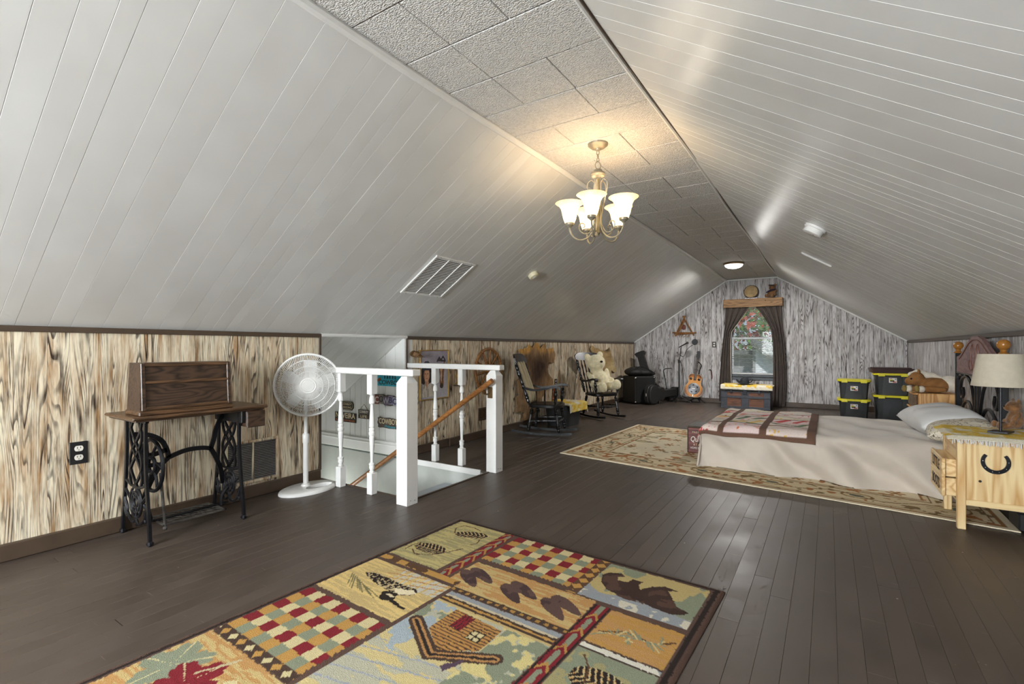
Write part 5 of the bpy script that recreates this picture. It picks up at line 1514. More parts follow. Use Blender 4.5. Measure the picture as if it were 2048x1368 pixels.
Q4 = [(-2.596, 5.003), (1.06, 4.50), (1.075, 7.05), (-2.52, 7.52)]
def rug2_col(u, v):
    x, y = u * 3.66, v * 2.52
    e = np.minimum(np.minimum(x, 3.66 - x), np.minimum(y, 2.52 - y)); n_ = fbm(x * 6, y * 6, 3)
    C = np.tile(rgb(236, 222, 192), (len(x), 1))
    bd = (e > .06) & (e < .44); put(C, bd, rgb(228, 210, 174)); put(C, ((e > .05) & (e < .075)) | ((e > .43) & (e < .45)), rgb(160, 116, 70)); put(C, ((e > .10) & (e < .112)) | ((e > .39) & (e < .40)), rgb(126, 88, 54))
    along = np.where((x < .44) | (x > 3.22), y, x); k = np.mod(along, .62) - .31; q = e - .25
    el = np.hypot(k / .115, q / .075); put(C, bd & (el < 1), rgb(146, 108, 70)); put(C, bd & (el < .8), rgb(222, 204, 164)); put(C, bd & (el < .45), rgb(120, 124, 112))
    vine = np.abs(q - .06 * np.sin(along * 10.13)); put(C, bd & (vine < .008), rgb(126, 96, 60))
    f1 = fbm(x * 13, y * 13, 11, 2); put(C, bd & (f1 > .69) & (el > 1.1), rgb(180, 124, 80)); put(C, bd & (f1 < .30) & (el > 1.1), rgb(142, 118, 84))
    fi = e > .45; f2 = fbm(x * 11, y * 11, 23, 2); put(C, fi & (f2 > .74), rgb(188, 136, 92)); put(C, fi & (f2 < .25), rgb(156, 136, 100))
    i, j = np.floor(x / .36), np.floor(y / .36); dx, dy = np.mod(x, .36) - .18, np.mod(y, .36) - .18; h_ = hash2(i, j, 3); rr = np.hypot(dx, dy); an = np.arctan2(dy, dx)
    fl_ = fi & (rr < .05 + .02 * np.cos(an * 6)) & (h_ > .25); put(C, fl_, rgb(162, 104, 62)); put(C, fl_ & (rr < .034), rgb(210, 180, 130)); put(C, fl_ & (rr < .018), rgb(120, 70, 46)); put(C, fi & (h_ > .62) & (np.hypot(dx / .1, dy / .055) < 1) & (rr > .034), rgb(138, 132, 108))
    put(C, fi & (h_ > .62) & (np.hypot(dx / .075, dy / .036) < 1), rgb(208, 188, 146))
    return C * (.9 + .2 * n_[:, None])
def rug2_pos(u, v):
    P = [np.array(p) for p in Q4]
    X = ((1 - u) * (1 - v))[:, None] * P[0] + (u * (1 - v))[:, None] * P[1] + (u * v)[:, None] * P[2] + ((1 - u) * v)[:, None] * P[3]
    return np.concatenate([X, np.full((len(u), 1), .010) + .001 * fbm(u * 200, v * 140, 4)[:, None]], 1)
tag(link('bed_rug', grid('bed_rug', 420, 290, rug2_pos, rug2_col, .008), M['rug2']), 'cream floral rug with patterned border under the bed', 'rug')

# ---- bed
BX0, BX1, BY0, BY1, BZ = -1.03, 1.08, 5.30, 6.80, .425
def bedfold(x, y, off=0.0):
    """unfolded cloth coordinates -> draped position over the mattress"""
    ox = np.maximum(BX0 - x, 0); oyn = np.maximum(BY0 - y, 0); oyf = np.maximum(y - BY1, 0)
    r_ = .075
    def fold(o):                 # arc then straight drop: outward, downward
        a = np.clip(o / r_, 0, math.pi / 2); s_ = np.maximum(o - r_ * math.pi / 2, 0)
        return r_ * np.sin(a), r_ * (1 - np.cos(a)) + s_
    hx, dx = fold(ox); hn, dn = fold(oyn); hf, df = fold(oyf)
    t_ = np.clip((x - BX0) / (BX1 - BX0), 0, 1); dn_k = np.clip(dn / .38, 0, 1)
    flare = dn_k * (.01 + .13 * t_ ** 1.3)
    wr = np.sin(x * 9.5 - dn * 11 + 3.2 * fbm(x * 2.0, y * 1.5, 3)) * .048 + (np.abs(np.sin(x * 5.2 - dn * 6.5 + 2.5 * fbm(x * 1.6, y * 1.2, 8))) ** 6) * .07 + np.sin(x * 23 - dn * 17 + 2 * fbm(x * 3, y * 3, 5)) * .010
    wf = np.sin(y * 10 + dx * 6) * .012
    X = np.maximum(x, BX0) - hx - (dx / .38) * .02 + wf * np.clip(dx / .2, 0, 1)
    Yv = np.clip(y, BY0, BY1) - hn + hf - flare + wr * np.clip(dn / .12, 0, 1) * (.5 + .5 * dn_k)
    soft = .016 * (fbm(x * 3.1, y * 3.1, 9) - .5) * 2 + .006 * np.sin(x * 14 + y * 9 + 3 * fbm(x * 3, y * 3, 2))
    Z = BZ + soft * (1 - np.clip((dx + dn + df) / .1, 0, 1)) - np.maximum(np.maximum(dx, dn), df) - .25 * np.minimum(dx, dn)
    ed = np.clip((dx + dn + df) / .08, 0, 1)
    return np.stack([X - off * ed * (dx > dn), Yv - off * ed * (dn >= dx) * (df == 0) + off * ed * (df > 0), np.maximum(Z + off * (1 - .7 * ed), .018 + off)], 1)
t = thing('bed', 'low bed with dark iron and carved wood headboard', 'bed', (0, 0, 0))
MB().box(BX0 + .02, BX1 - .01, BY0 + .02, BY1 - .02, .012, BZ - .03, .05).build('mattress', M['pillow'], t)
xh = 1.135
hp_ = [Vector((y_, z_, 0)) for y_, z_ in ((5.25, 1.13), (5.32, 1.135), (5.45, 1.16), (5.62, 1.225), (5.78, 1.29), (5.92, 1.322), (6.02, 1.325), (6.12, 1.322), (6.26, 1.29), (6.42, 1.225), (6.58, 1.16), (6.70, 1.135), (6.77, 1.13))]
top = [(p.x, p.y) for p in spline(hp_, 4)]
pb = MB().prism([(5.25, .965)] + [(6.77, .965)] + top[::-1], -.016, .016, basis((xh, 0, 0), Y_, Z_, X_)).build('headboard_panel', M['mauve'], t, 40)
MB().tube([(xh - .017, y_, z_ - .035) for y_, z_ in top[6:-6]], .005, 5).build('carved_line', M['mauve_edge'], pb)
for sg in (-1, 1):
    cv = [(6.02 + sg * y_, z_) for y_, z_ in ((.03, 1.03), (.05, 1.12), (.06, 1.21), (.10, 1.25), (.14, 1.20), (.13, 1.10), (.08, 1.03), (.16, 1.01), (.22, 1.05), (.2, 1.10))]
    MB().tube(spline([(xh - .017, a, b) for a, b in cv], 4), .0045, 5).build('carved_scroll', M['mauve_edge'], pb)
MB().box(xh - .02, xh + .02, 5.25, 6.77, .955, .972, .004).build('headboard_rail', M['blackwood'], t)
for yy in (5.225, 6.79):
    po_ = MB().box(xh - .024, xh + .024, yy - .024, yy + .024, .0, 1.165, .004).build('post', M['blackwood'], t)
    MB().lathe([(.034, 1.165), (.036, 1.172), (.028, 1.18), (.018, 1.188), (.022, 1.205)], 16, T(xh, yy, 0)).ell((xh, yy, 1.243), .042, 20, 14).build('finial', M['finial'], po_)
MB().box(xh - .02, xh + .02, 5.25, 6.77, .44, .46, .004).build('headboard_rail', M['blackwood'], t)
for yy in (5.96, 6.06): MB().box(xh - .012, xh + .012, yy - .014, yy + .014, .46, .955, .003).build('headboard_bar', M['blackwood'], t)
for sg in (-1, 1):
    for cv in ([(.06, .46), (.10, .66), (.22, .86), (.40, .94), (.60, .90), (.66, .80), (.60, .72), (.53, .76), (.56, .82)], [(.10, .46), (.18, .62), (.36, .70), (.56, .64), (.70, .50), (.74, .46)], [(.74, .90), (.68, .94), (.60, .94)]):
        MB().tube(spline([(xh, 6.01 + sg * a, b) for a, b in cv], 4), .0135, 7).build('iron_scroll', M['blackwood'], t)
HANG = .47
bl = grid('blanket', 150, 130, lambda u, v: bedfold(BX0 - HANG + (BX1 - .02 - BX0 + HANG) * u, BY0 - HANG + (BY1 - BY0 + HANG + .40) * v), None, .006)
t = tag(link('blanket', bl, M['blanket']), 'taupe fleece blanket covering the bed and hanging to the rug', 'blanket')
def quilt_col(u, v):
    C = np.tile(rgb(112, 84, 70), (len(u), 1))
    cols = [(.035, .295), (.345, .61), (.66, .945)]; rows = [(.022, .185), (.20, .335), (.345, .49), (.50, .645), (.655, .80), (.81, .96)]
    pal = [rgb(240, 222, 214), rgb(232, 224, 204), rgb(238, 214, 212), rgb(224, 214, 202), rgb(206, 84, 84), rgb(222, 124, 72), rgb(240, 196, 104), rgb(100, 124, 92)]
    for ci, (a, b) in enumerate(cols):
        for ri, (c, d) in enumerate(rows):
            m = (u > a) & (u < b) & (v > c) & (v < d); C[m] = pal[(ci * 2 + ri * 3) % 4]
            uu, vv = (u - a) / (b - a), (v - c) / (d - c)
            if ri in (1, 2) and (ci > 0 or ri == 2) or (ci + ri) % 5 == 4:
                k = np.floor(uu * 2) ; w_ = np.mod(uu * 2, 1); C[m & (vv > w_ * .9) & (vv < w_ * .9 + .42)] = pal[4 + (ci + ri) % 4]; C[m & (vv < .5 - w_ * .5)] = pal[(ci + 4 + ri * 2) % 8]
            n_ = fbm(u * 40, v * 40, ci * 7 + ri); C[m & (n_ > .72)] = pal[4 + (ri + ci) % 3]
    return C
t = tag(link('quilt', grid('quilt', 150, 150, lambda u, v: bedfold(BX0 - .26 + (1.19) * u, BY0 - .13 + (BY1 - BY0 + .20) * v, .014 + .004) , quilt_col, .010), M['cloth']), 'brown bordered patchwork quilt folded over the foot of the bed', 'quilt')
t['kind'] = 'object'; del t['kind']


def pillow(label, loc, rz, sx, sy, sz, mat, tilt=0, col=None):
    def pos(u, v):
        return None
    t_ = thing('pillow', label, 'pillow', loc, rz)
    m = MB(); n_ = 30; vs = []; fs = []
    for side in (1, -1):
        for j in range(n_ + 1):
            for i in range(n_ + 1):
                a, b = -1 + 2 * i / n_, -1 + 2 * j / n_
                h = (max(0, 1 - abs(a) ** 3.2) * max(0, 1 - abs(b) ** 3.2)) ** .55
                cx = 1 - .06 * (1 - abs(b)) * abs(a) ** 4; cy = 1 - .06 * (1 - abs(a)) * abs(b) ** 4
                wr = .05 * math.sin(a * 6 + b * 5) * (1 - h) + .035 * math.sin(b * 11 + a * 3)
                vs.append((a * sx / 2 * cx, b * sy / 2 * cy, side * sz / 2 * h * (1 + wr)))
    k = (n_ + 1) ** 2
    for s_ in (0, 1):
        for j in range(n_):
            for i in range(n_):
                q = s_ * k + j * (n_ + 1) + i; f = (q, q + 1, q + n_ + 2, q + n_ + 1); fs.append(f if s_ == 0 else f[::-1])
    m.add(vs, fs); me = m.mesh('cushion', 0); bm = bmesh.new(); bm.from_mesh(me); bmesh.ops.remove_doubles(bm, verts=bm.verts[:], dist=.0008); bm.to_mesh(me); bm.free(); me.polygons.foreach_set('use_smooth', [True] * len(me.polygons))
    link('cushion', me, mat, t_, RY(tilt))
    return t_
pillow('plump white pillow at the head of the bed', (.86, 5.98, .56), 6, .46, .92, .25, M['pillow'], -10)
s = NT('twig print cotton'); v = s.coord((9, 9, 9)); nz = s.noise(v, 2.2, 2); fr_ = s.math('ABSOLUTE', s.math('SUBTRACT', nz, .5)); M['twig'] = s.set(s.ramp(fr_, [(.006, srgb(70, 56, 46)), (.016, srgb(226, 216, 196))]), .9)
pillow('cream pillow printed with dark twigs behind the near nightstand', (.92, 5.46, .53), -3, .46, .50, .17, M['twig'], -10)

# ---- printed crate at the foot
t = thing('wooden_crate', 'dark red printed wooden box at the foot of the bed', 'box', (-1.245, 5.83, .0125), 0)
s = NT('red plank print'); v = s.coord((2, 2, 30), rnd=3); nz = s.noise(v, 1.0, 3); M['redplank'] = s.set(s.ramp(nz, [(.3, srgb(74, 40, 40)), (.5, srgb(112, 62, 58)), (.7, srgb(142, 88, 80))]), .55)
MB().box(-.12, .12, .0, .42, 0, .285, .006).build('box_body', M['redplank'], t)
MB().box(-.122, .122, -.003, .423, .285, .305, .006).build('lid', M['signbrown'], t)
for x0_, x1_ in ((-.124, -.115), (.115, .124)): MB().box(x0_, x1_, -.004, .0, 0, .285, .001).build('edge_strap', M['felt'], t)
FM = lambda x_, z_: basis((x_, -.0015, z_), X_, Z_, -Y_)
text('Quality', .085, M['print_white'], t, FM(0, .155), shear=.25, width=.19, bold=.001); text('PREMIUM', .026, M['print_cream'], t, FM(0, .235), width=.14)
text('& DAILY', .032, M['print_cream'], t, FM(.0, .095)); text('HOME BREWED', .034, M['print_white'], t, FM(0, .055), width=.18)
MB().ell((.02, -.002, .205), (.04, .003, .014), 16, 8).build('emblem', plain('navy emblem', (44, 58, 92), .6), t)

# ---- near nightstand
NX0, NX1, NY0, NY1, NZ = .728, 1.18, 4.385, 4.875, .628
t = thing('nightstand', 'yellow pine nightstand with a horseshoe on its side', 'nightstand', (0, 0, 0))
for x_, y_ in ((NX0, NY0), (NX1 - .045, NY0), (NX0, NY1 - .045), (NX1 - .045, NY1 - .045)): MB().box(x_, x_ + .045, y_, y_ + .045, 0.0 if y_ < 4.5 else .011, NZ - .02, .004).build('leg', M['pine_v'], t)
for yy in (NY0 + .006, NY1 - .024):
    MB().box(NX0 + .045, NX1 - .045, yy, yy + .018, .205, NZ - .02, .002).build('side_panel', M['pine_v'], t)
    MB().box(NX0 + .045, NX1 - .045, yy - .004, yy + .02, .165, .205, .003).build('side_rail', M['pine_x'], t)
MB().box(NX1 - .03, NX1 - .012, NY0 + .045, NY1 - .045, .165, NZ - .02, .002).build('back_panel', M['pine_v'], t)
MB().box(NX0 + .01, NX1 - .02, NY0 + .045, NY1 - .045, .165, .183, .002).build('bottom_board', M['pine'], t)
MB().box(NX0 - .03, NX1 + .02, NY0 - .03, NY1 + .03, NZ - .02, NZ, .005).build('top_board', M['pine'], t)
MB().box(NX0 + .002, NX0 + .02, NY0 + .045, NY1 - .045, .455, NZ - .02, .002).build('front_rail', M['pine'], t)
for z0_, z1_, tx in ((.335, .455, "LITTLE"), (.205, .325, 'BOOTS')):
    dr = MB().box(NX0 - .055, NX0 + .30, NY0 + .055, NY1 - .055, z0_, z1_, .003).build('drawer', M['pine'], t)
    fr_ = MB().box(NX0 - .075, NX0 - .055, NY0 + .03, NY1 - .03, z0_ - .004, z1_ + .006, .004).build('drawer_front', M['pine'], dr)
    text(tx, .105, M['print_black'], dr, basis((NX0 - .0755, (NY0 + NY1) / 2, (z0_ + z1_) / 2), -Y_, Z_, -X_), width=.26, bold=.001)
MB().lathe([(.0, .0), (.008, .0005), (.009, -.002)], 12, T(.842, NY0 + .0055, .335) @ RX(90), cap=False).build('knot', M['print_black'], t)
hs = MB(); pts = [(.095 * math.cos(R(a)) * 1.0, .105 * math.sin(R(a))) for a in np.linspace(-232, 52, 26)]
hs_pts = [(.915 + .062 * math.cos(R(a)), NY0 + .0, .472 + .066 * math.sin(R(a))) for a in np.linspace(-222, 42, 28)]
hs.bar(hs_pts, [.017 + .006 * math.sin(math.pi * k / 27) for k in range(28)], .010, (0, 1, 0))
ho = thing('horseshoe', 'black iron horseshoe fixed to the side of the pine nightstand', 'horseshoe'); hs.build('shoe', M['iron'], ho)
for k in (4, 8, 12, 15, 19, 23): MB().ell((hs_pts[k][0], NY0 - .0055, hs_pts[k][2]), (.003, .002, .003), 8, 6).build('nail', M['chrome'], ho)
draped('yellow_towel', 'yellow and white fringed towel spread on the pine nightstand', ((NX0 + NX1) / 2 - .005, (NY0 + NY1) / 2, 0), 0, NX1 - NX0 + .052, NY1 - NY0 + .064, NZ, .012, .0, .018, .0, 17, 'towel')
fg = MB()
for k in range(90):
    x_ = NX0 - .03 + (NX1 - NX0 + .05) * k / 89 + random.uniform(-.002, .002); L_ = random.uniform(.018, .034)
    fg.tube([(x_, NY0 - .050, NZ - .012), (x_ + random.uniform(-.006, .006), NY0 - .056, NZ - .016 - L_)], .0018, 4)
tw = [o for o in bpy.data.objects if o.name.startswith('yellow_towel')][0]
fo = fg.build('fringe', M['pillow'], tw); fo['kind'] = 'stuff'; fo.matrix_parent_inverse = T(*(-tw.location))
t = thing('table_lamp', 'table lamp with tapered linen shade and thin black pole', 'lamp', (.985, 4.60, NZ + .014), 20)
MB().prism([(-.085, -.012), (.0, -.065), (.085, .012), (.0, .065)], 0, .010).build('base', M['iron'], t, 0)
MB().lathe([(.007, .008), (.007, .50)], 10).build('pole', M['iron'], t)
sh = MB().lathe([(.150, .315), (.152, .318), (.118, .535), (.116, .535), (.148, .318)], 40, cap=False).build('lamp_shade', M['linen'], t)
MB().tube([(-.116, 0, .52), (0, 0, .50), (.116, 0, .52)], .002, 5).build('shade_spider', M['iron'], t)
MB().lathe([(.012, .40), (.03, .44), (.03, .47), (.014, .49)], 14).build('bulb', M['print_white'], t)
bear('brown teddy bear sitting behind the lamp on the nightstand', (1.10, 4.80, NZ + .016), 186, .205, M['plush_brown'], vox=.028)
t = thing('storage_box', 'small black box under the pine nightstand', 'box', (1.12, 4.60, .0))
MB().box(-.07, .06, -.10, .12, 0.012, .13, .008).build('box_body', M['black'], t); MB().box(-.075, .065, -.105, .125, .13, .15, .006).build('lid', M['black'], t)

# ---- far nightstand, pony
FX0, FX1, FY0, FY1, FZ = .80, 1.19, 7.12, 7.60, .705
t = thing('log_cabinet', 'rustic honey wood cabinet with bark front beyond the bed', 'cabinet', (0, 0, 0))
MB().box(FX0 + .05, FX1, FY0, FY1, 0, FZ, .006).build('cabinet_body', M['logwood'], t)
for k in range(4):
    z0_ = .03 + k * .17
    MB().box(FX0 + .012, FX0 + .05, FY0 + .012, FY1 - .012, z0_, z0_ + .145, .012).build('bark_drawer', M['bark'], t)
    MB().box(FX0, FX0 + .052, FY0 - .002, FY1 + .002, z0_ + .146, z0_ + .166, .006).build('divider', M['logwood'], t)
t = thing('plush_pony', 'brown and white plush pony lying on the log cabinet', 'plush toy', (.99, 7.33, FZ + .002), 0)
E_ = [((.03, 0, .085), (.16, .11, .085)), ((-.13, -.02, .15), (.075, .07, .085)), ((-.185, -.03, .125), (.06, .05, .05))]
link('body', blob(E_, .012, 5), M['plush_pony'], t)
link('rump', blob([((.16, .02, .10), (.11, .10, .095)), ((.22, .0, .06), (.05, .07, .055))], .012, 5), M['plush_white'], t)
link('mane', blob([((-.10, .035, .215), (.07, .05, .045)), ((-.16, .03, .20), (.05, .04, .035)), ((-.02, .04, .19), (.09, .05, .04)), ((.06, .04, .165), (.06, .05, .03))], .011, 4), M['plush_white'], t)
for x0_, y_ in ((-.20, -.10), (-.09, -.13)):
    lg = link('leg', blob([((x0_ + .10, y_ + .02, .04), (.12, .036, .036))], .009, 3), M['plush_pony'], t)
    link('sock', blob([((x0_ - .01, y_, .04), (.035, .039, .039))], .008, 3), M['plush_white'], lg); link('hoof', blob([((x0_ - .05, y_ - .004, .042), (.028, .04, .041))], .008, 3), M['plush_olive'], lg)
MB().ell((-.185, -.075, .155), .011, 10, 8).build('eye', M['eye'], t)
for dy in (-.04, .05): MB().ell((-.115, dy - .01, .235), (.014, .022, .03), 10, 8).build('ear', M['plush_pony'], t)

# ---- storage bins
def sticker(t_, x_, y_, z_, w_, h_):
    st_ = MB().box(x_ - w_ / 2, x_ + w_ / 2, y_ - .0015, y_, z_ - h_ / 2, z_ + h_ / 2).build('label', M['print_white'], t_, 0)
    for a, b, c, d, m in ((-.42, .05, -.02, .18, M['yellow_lid']), (-.36, .18, -.28, .02, M['black']), (.0, .42, -.42, -.24, plain('red ink', (186, 52, 56), .6)), (-.4, -.1, .26, .38, plain('magenta ink', (150, 70, 120), .6)), (.24, .40, .1, .38, plain('blue ink', (130, 150, 200), .6))):
        MB().box(x_ + a * w_, x_ + b * w_, y_ - .0022, y_ - .0012, z_ + c * h_, z_ + d * h_).build('print', m, st_, 0)
def bin_(label, x0, x1, y0, y1, z0, h, lab, lz=.5):
    t_ = thing('storage_bin', label, 'storage bin', ((x0 + x1) / 2, (y0 + y1) / 2, z0)); w_, d_ = x1 - x0, y1 - y0
    tapered(-w_ / 2 + .03, w_ / 2 - .03, -d_ / 2 + .03, d_ / 2 - .03, 0, h - .035, .9).build('bin_body', M['tub'], t_)
    for fx in (-.3, -.17, .17, .3):
        rb = MB(); a = fx * w_; rb.add([(a - .022, -d_ / 2 + .052, .02), (a + .022, -d_ / 2 + .052, .02), (a + .035, -d_ / 2 + .022, h - .05), (a - .035, -d_ / 2 + .022, h - .05), (a - .022, -d_ / 2 + .09, .02), (a + .022, -d_ / 2 + .09, .02), (a + .035, -d_ / 2 + .06, h - .05), (a - .035, -d_ / 2 + .06, h - .05)], [(0, 1, 2, 3), (5, 4, 7, 6), (1, 5, 6, 2), (4, 0, 3, 7), (3, 2, 6, 7), (4, 5, 1, 0)])
        if abs(fx) > .2: rb.build('rib', M['tub'], t_, 0)
    tapered(-w_ / 2 + .015, w_ / 2 - .015, -d_ / 2 + .015, d_ / 2 - .015, h - .06, h - .035, .98).build('rim', M['tub'], t_)
    ld = tapered(-w_ / 2, w_ / 2, -d_ / 2, d_ / 2, h - .036, h - .003, .985).build('lid', M['yellow_lid'], t_)
    for fx in (-.28, .28): MB().box(fx * w_ - .045, fx * w_ + .045, -d_ / 2 - .006, -d_ / 2 + .01, h - .055, h - .004, .004).build('clip', M['yellow_lid'], ld)
    if lab: sticker(t_, .0, -d_ / 2 + .018, h * lz, .105, .08)
    return t_
bin_('lower small black bin with yellow lid, bottom of the left stack', .125, .615, 10.2, 10.62, 0, .335, True, .62); bin_('upper small black bin with yellow lid, top of the left stack', .125, .615, 10.2, 10.62, .336, .335, True, .55)
bin_('lower large black bin with yellow lid, bottom of the right stack', .63, 1.165, 10.2, 10.70, 0, .425, False); bin_('upper large black bin with yellow lid under the brown lid', .63, 1.165, 10.2, 10.70, .426, .37, True, .68)
t = thing('brown_lid', 'brown plastic lid lying on the tallest black bin', 'lid', (.885, 10.46, .797), 3)
tapered(-.30, .30, -.27, .27, 0, .07, .93).build('lid_body', M['brown_lid'], t); tapered(-.27, .27, -.24, .24, .07, .085, .97).build('lid_top', M['brown_lid'], t)
# ================================================================== ceiling fittings and outdoors
CX, CY = -1.412, 3.32
LR = Vector((math.cos(YAW), math.sin(YAW), 0)); TC = Vector((math.sin(YAW), -math.cos(YAW), 0))
t = thing('chandelier', 'five-arm chandelier with lit bell glass shades hanging from the ceiling', 'chandelier', (CX, CY, H))
MB().lathe([(.0, -.050), (.018, -.048), (.022, -.036), (.05, -.03), (.062, -.02), (.072, -.012), (.074, .0)], 28, cap=False).build('canopy', M['pewter'], t)
def torus(c, r1, r2, tt, M0, n=16): return MB().tube([M0 @ Vector((r1 * math.cos(a), 0, r2 * math.sin(a))) for a in np.linspace(0, 2 * math.pi, n, endpoint=False)], tt, 6, closed=True)
for k, (z, r1, r2, a) in enumerate(((-.065, .010, .017, 0), (-.092, .009, .016, 90), (-.117, .009, .014, 20), (-.158, .024, .028, 60))): torus(None, r1, r2, .0035, T(0, 0, z) @ RZ(a)).build('chain_link', M['pewter'], t)
MB().lathe([(.004, -.185), (.03, -.19), (.034, -.2), (.028, -.205), (.05, -.212), (.055, -.226), (.046, -.240), (.02, -.25), (.014, -.27), (.014, -.58), (.02, -.60), (.014, -.63), (.018, -.65), (.006, -.67)], 20).build('column', M['pewter'], t)
RA = .205
for ang in (40, 112, 184, 256, 328):
    dv = LR * math.cos(R(ang)) + TC * math.sin(R(ang))
    P3 = lambda r_, z_: dv * r_ + Vector((0, 0, z_))
    arm = MB().tube(spline([P3(.020, -.24), P3(.024, -.40), P3(.022, -.52), P3(.03, -.62), P3(.075, -.685), P3(.135, -.70), P3(.18, -.675), P3(.203, -.63), P3(.205, -.60)], 5), .0065, 7).build('arm', M['pewter'], t)
    MB().tube(spline([P3(.022, -.29), P3(.045, -.265), P3(.072, -.285), P3(.075, -.33), P3(.055, -.42), P3(.03, -.52), P3(.028, -.58), P3(.06, -.645), P3(.10, -.655), P3(.135, -.625), P3(.13, -.585), P3(.105, -.58), P3(.095, -.60), P3(.108, -.612)], 4), .0042, 6).build('scroll', M['pewter'], arm)
    MB().lathe([(.008, -.61), (.016, -.60), (.03, -.59), (.033, -.575), (.03, -.57)], 16, T(*P3(RA, 0))).build('cup', M['pewter'], arm)
    MB().lathe([(.034, -.575), (.046, -.545), (.054, -.51), (.062, -.475), (.078, -.448), (.100, -.434), (.105, -.430), (.102, -.428), (.078, -.440), (.058, -.472), (.050, -.51), (.042, -.545), (.03, -.570)], 30, T(*P3(RA, 0)), cap=False).build('glass_shade', M['shade_glass'], arm)
    L = bpy.data.lights.new('chandelier_bulb', 'POINT'); L.energy = CH_W; L.color = (1, .90, .76); L.shadow_soft_size = .035
    lo = bpy.data.objects.new('chandelier_bulb', L); COL.objects.link(lo); lo.parent = t; lo.location = P3(RA, -.425)
t = thing('flush_light', 'round flush ceiling light with dark rim near the end wall', 'ceiling light', (-1.395, 9.28, H))
MB().lathe([(.17, 0), (.175, -.012), (.168, -.03), (.15, -.036)], 32, cap=False).build('rim', M['bronze'], t)
MB().lathe([(.15, -.034), (.135, -.062), (.10, -.085), (.05, -.097), (.0, -.10)], 32, cap=False).build('dome', M['lens'], t)
L = bpy.data.lights.new('flush_bulb', 'AREA'); L.shape = 'DISK'; L.size = .26; L.energy = FL_W; L.color = (1, .98, .95)
lo = bpy.data.objects.new('flush_bulb', L); COL.objects.link(lo); lo.parent = t; lo.location = (0, 0, -.105)


def on_slope_l(x, y, n=.0): p = Vector((x, y, K + (x - XL) * (H - K) / (XA - XL))) + nL * n; return basis(p, Y_, dL, nL)
def on_slope_r(x, y, n=.0): p = Vector((x, y, K + (XR - x) * (H - K) / (XR - XB))) + nR * n; return basis(p, -Y_, dR, nR)
t = thing('smoke_alarm', 'round cream smoke alarm on the left ceiling slope', 'smoke alarm'); t.matrix_world = on_slope_l(-2.85, 4.818)
MB().lathe([(.062, 0), (.062, .02), (.056, .042), (.045, .048)], 28).build('body', M['cream'], t)
MB().lathe([(.028, .048), (.03, .050), (.022, .053)], 20).build('button', M['white'], t)
t = thing('smoke_alarm', 'white round smoke alarm on the right ceiling slope', 'smoke alarm'); t.matrix_world = on_slope_r(-.085, 4.62)
MB().lathe([(.085, 0), (.085, .015), (.072, .02), (.075, .055), (.06, .062)], 28).build('body', M['white'], t)
MB().ell((.03, -.02, .063), (.006, .006, .003), 8, 6).build('indicator', M['black'], t)
t = thing('slope_strip', 'narrow white grooved plate on the right ceiling slope', 'plate'); t.matrix_world = on_slope_r(-.11, 6.38)
MB().box(-.03, .03, -.17, .17, 0, .012, .004).build('plate', M['white'], t)
for x_ in (-.012, .010): MB().box(x_, x_ + .004, -.16, .16, .011, .0135).build('ridge', M['white'], t, 0)
t = grille('ceiling_grille', 'large white air grille on the left ceiling slope', on_slope_l(-3.347, 3.225, .001), .565, .545, 3, 24, M['white'], M['white'], .27, 0)
for x_, y_ in ((.06, .010), (.5, .010), (.06, .535), (.5, .535)): MB().ell((x_, y_, .0145), (.005, .005, .002), 8, 6).build('screw', M['steel'], t)

# ---- window of the gable behind
w2 = struct(bpy.data.objects.new('window_2', None)); COL.objects.link(w2); w2.location = (0, YB, 0)
for a in ((-2.73, -2.69, -.13, 0, .85, 2.05), (-.81, -.77, -.13, 0, .85, 2.05), (-2.69, -.81, -.13, 0, 2.01, 2.05), (-2.69, -.81, -.13, 0, .85, .89), (-1.77, -1.73, -.13, 0, .89, 2.01)): MB().box(*a, .004).build('frame', M['white'], w2)
for a, b in ((-2.69, -1.77), (-1.73, -.81)): MB().box(a, b, -.09, -.085, .89, 2.01).build('pane', M['glass'], w2, 0)

# ---- outdoors seen through the blind
gd = MB().box(-30, 25, 13, 60, -3.4, -3.2).build('ground', M['grass'], None, 0); struct(gd)
t = thing('neighbour_house', 'white neighbouring house with sloping roof edge outside the window', 'house', (0, 20, 0))
MB().prism([(-2.26, -3.2), (1.6, -3.2), (1.6, -2.4), (-2.26, 1.34)], -.1, 0, basis((0, 0, 0), X_, Z_, -Y_)).build('gable_wall', M['siding'], t, 0)
MB().box(-2.36, -2.26, .0, 6, -3.2, 1.3).build('side_wall', M['siding_shaded'], t, 0)
MB().box(-3.9, -2.36, .6, .7, -3.2, .95).build('garage_wall', M['siding_shaded'], t, 0)
MB().prism([(-2.4, 1.36), (1.7, -2.5), (1.7, -2.35), (-2.4, 1.52)], -.3, 6, basis((0, 0, 0), X_, Z_, Y_)).build('roof', M['roofing'], t, 0)
MB().box(-4.1, -2.3, .3, 5, .95, 1.12).build('roof', M['roofing'], t, 0)
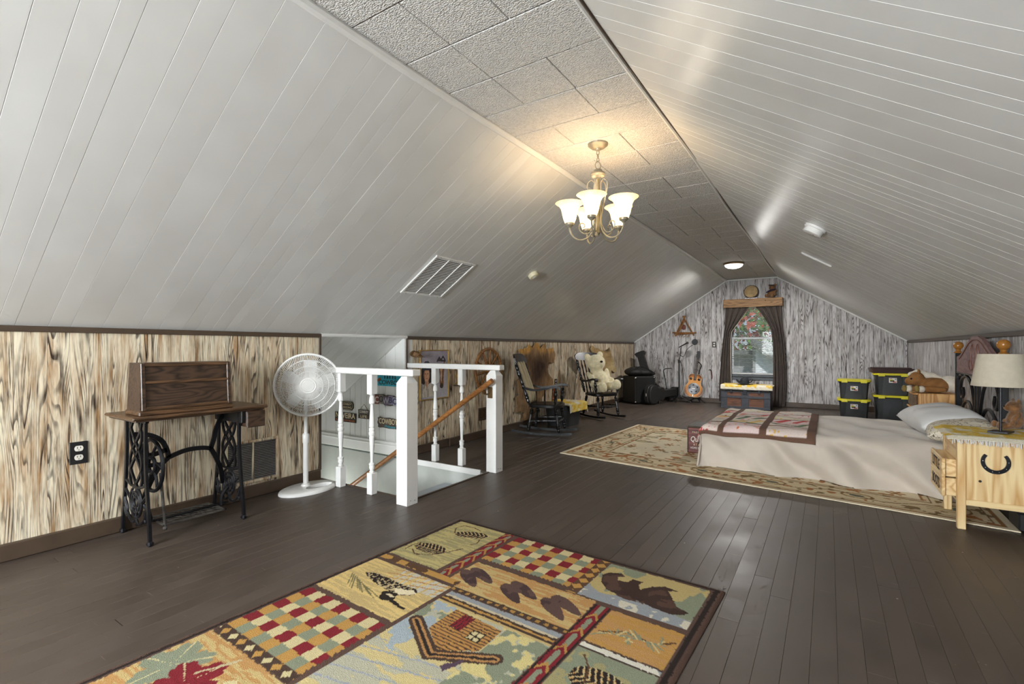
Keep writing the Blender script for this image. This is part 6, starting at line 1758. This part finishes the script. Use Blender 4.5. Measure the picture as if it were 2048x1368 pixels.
def tree(label, x, y, z, r, mats, n, seed):
    t_ = thing('tree', label, 'tree', (x, y, -3.2), group=None); rr = random.Random(seed)
    MB().tube(spline([(0, 0, 0), (.1, 0, 2), (-.1, .1, z + 3.2)], 4), .22, 8).build('trunk', M['bark'], t_)
    for k, m in enumerate(mats):
        q = MB()
        for i in range(n):
            while True:
                p = Vector((rr.uniform(-1, 1), rr.uniform(-1, 1), rr.uniform(-1, 1)))
                if p.length < 1: break
            p = p * r + Vector((0, 0, z + 3.2)); s_ = rr.uniform(.10, .22)
            e = Euler((rr.uniform(0, 6), rr.uniform(0, 6), rr.uniform(0, 6))).to_matrix()
            q.add([p + e @ Vector((a * s_, b * s_, 0)) for a, b in ((-1, 0), (0, -.6), (1, 0), (0, .6))], [(0, 1, 2, 3)])
        o = q.build('foliage', m, t_, 0); o['kind'] = 'stuff'
tree('red and green leafed tree outside the end window', -5.2, 27, 3.2, 3.0, [M['leaf_green'], M['leaf_red']], 1500, 3)
tree('dark green tree to the right outside the end window', -1.2, 36, 2.6, 3.4, [M['leaf_green'], M['leaf_red']], 1300, 5)

su = bpy.data.lights.new('sun', 'SUN'); su.energy = 2.5; su.angle = R(2); so_ = bpy.data.objects.new('sun', su); COL.objects.link(so_)
so_.rotation_euler = Vector((-.25, .55, -.8)).to_track_quat('-Z', 'Y').to_euler()

# ---- repeats share a group
for stem_, grp in (('rocking_chair', 'black rocking chairs by the left wall'), ('storage_bin', 'black bins with yellow lids'), ('wall_sign', 'western signs on the stair wall'), ('power_outlet', 'black power outlets'), ('teddy_bear', 'teddy bears'),
                   ('pillow', 'pillows on the bed'), ('yellow_cloth', 'yellow patterned cloths'), ('guitar_case', 'black guitar cases'), ('guitar_stand', 'black guitar stands'), ('stair_railing', 'white stair railings'),
                   ('curtain', 'brown curtains'), ('smoke_alarm', 'smoke alarms'), ('animal_hide', 'animal hides on the wall'), ('air_grille', 'air grilles'), ('tree', 'trees outside')):
    for o in bpy.data.objects:
        if o.parent is None and o.name.split('.')[0] == stem_ and 'category' in o: o['group'] = grp
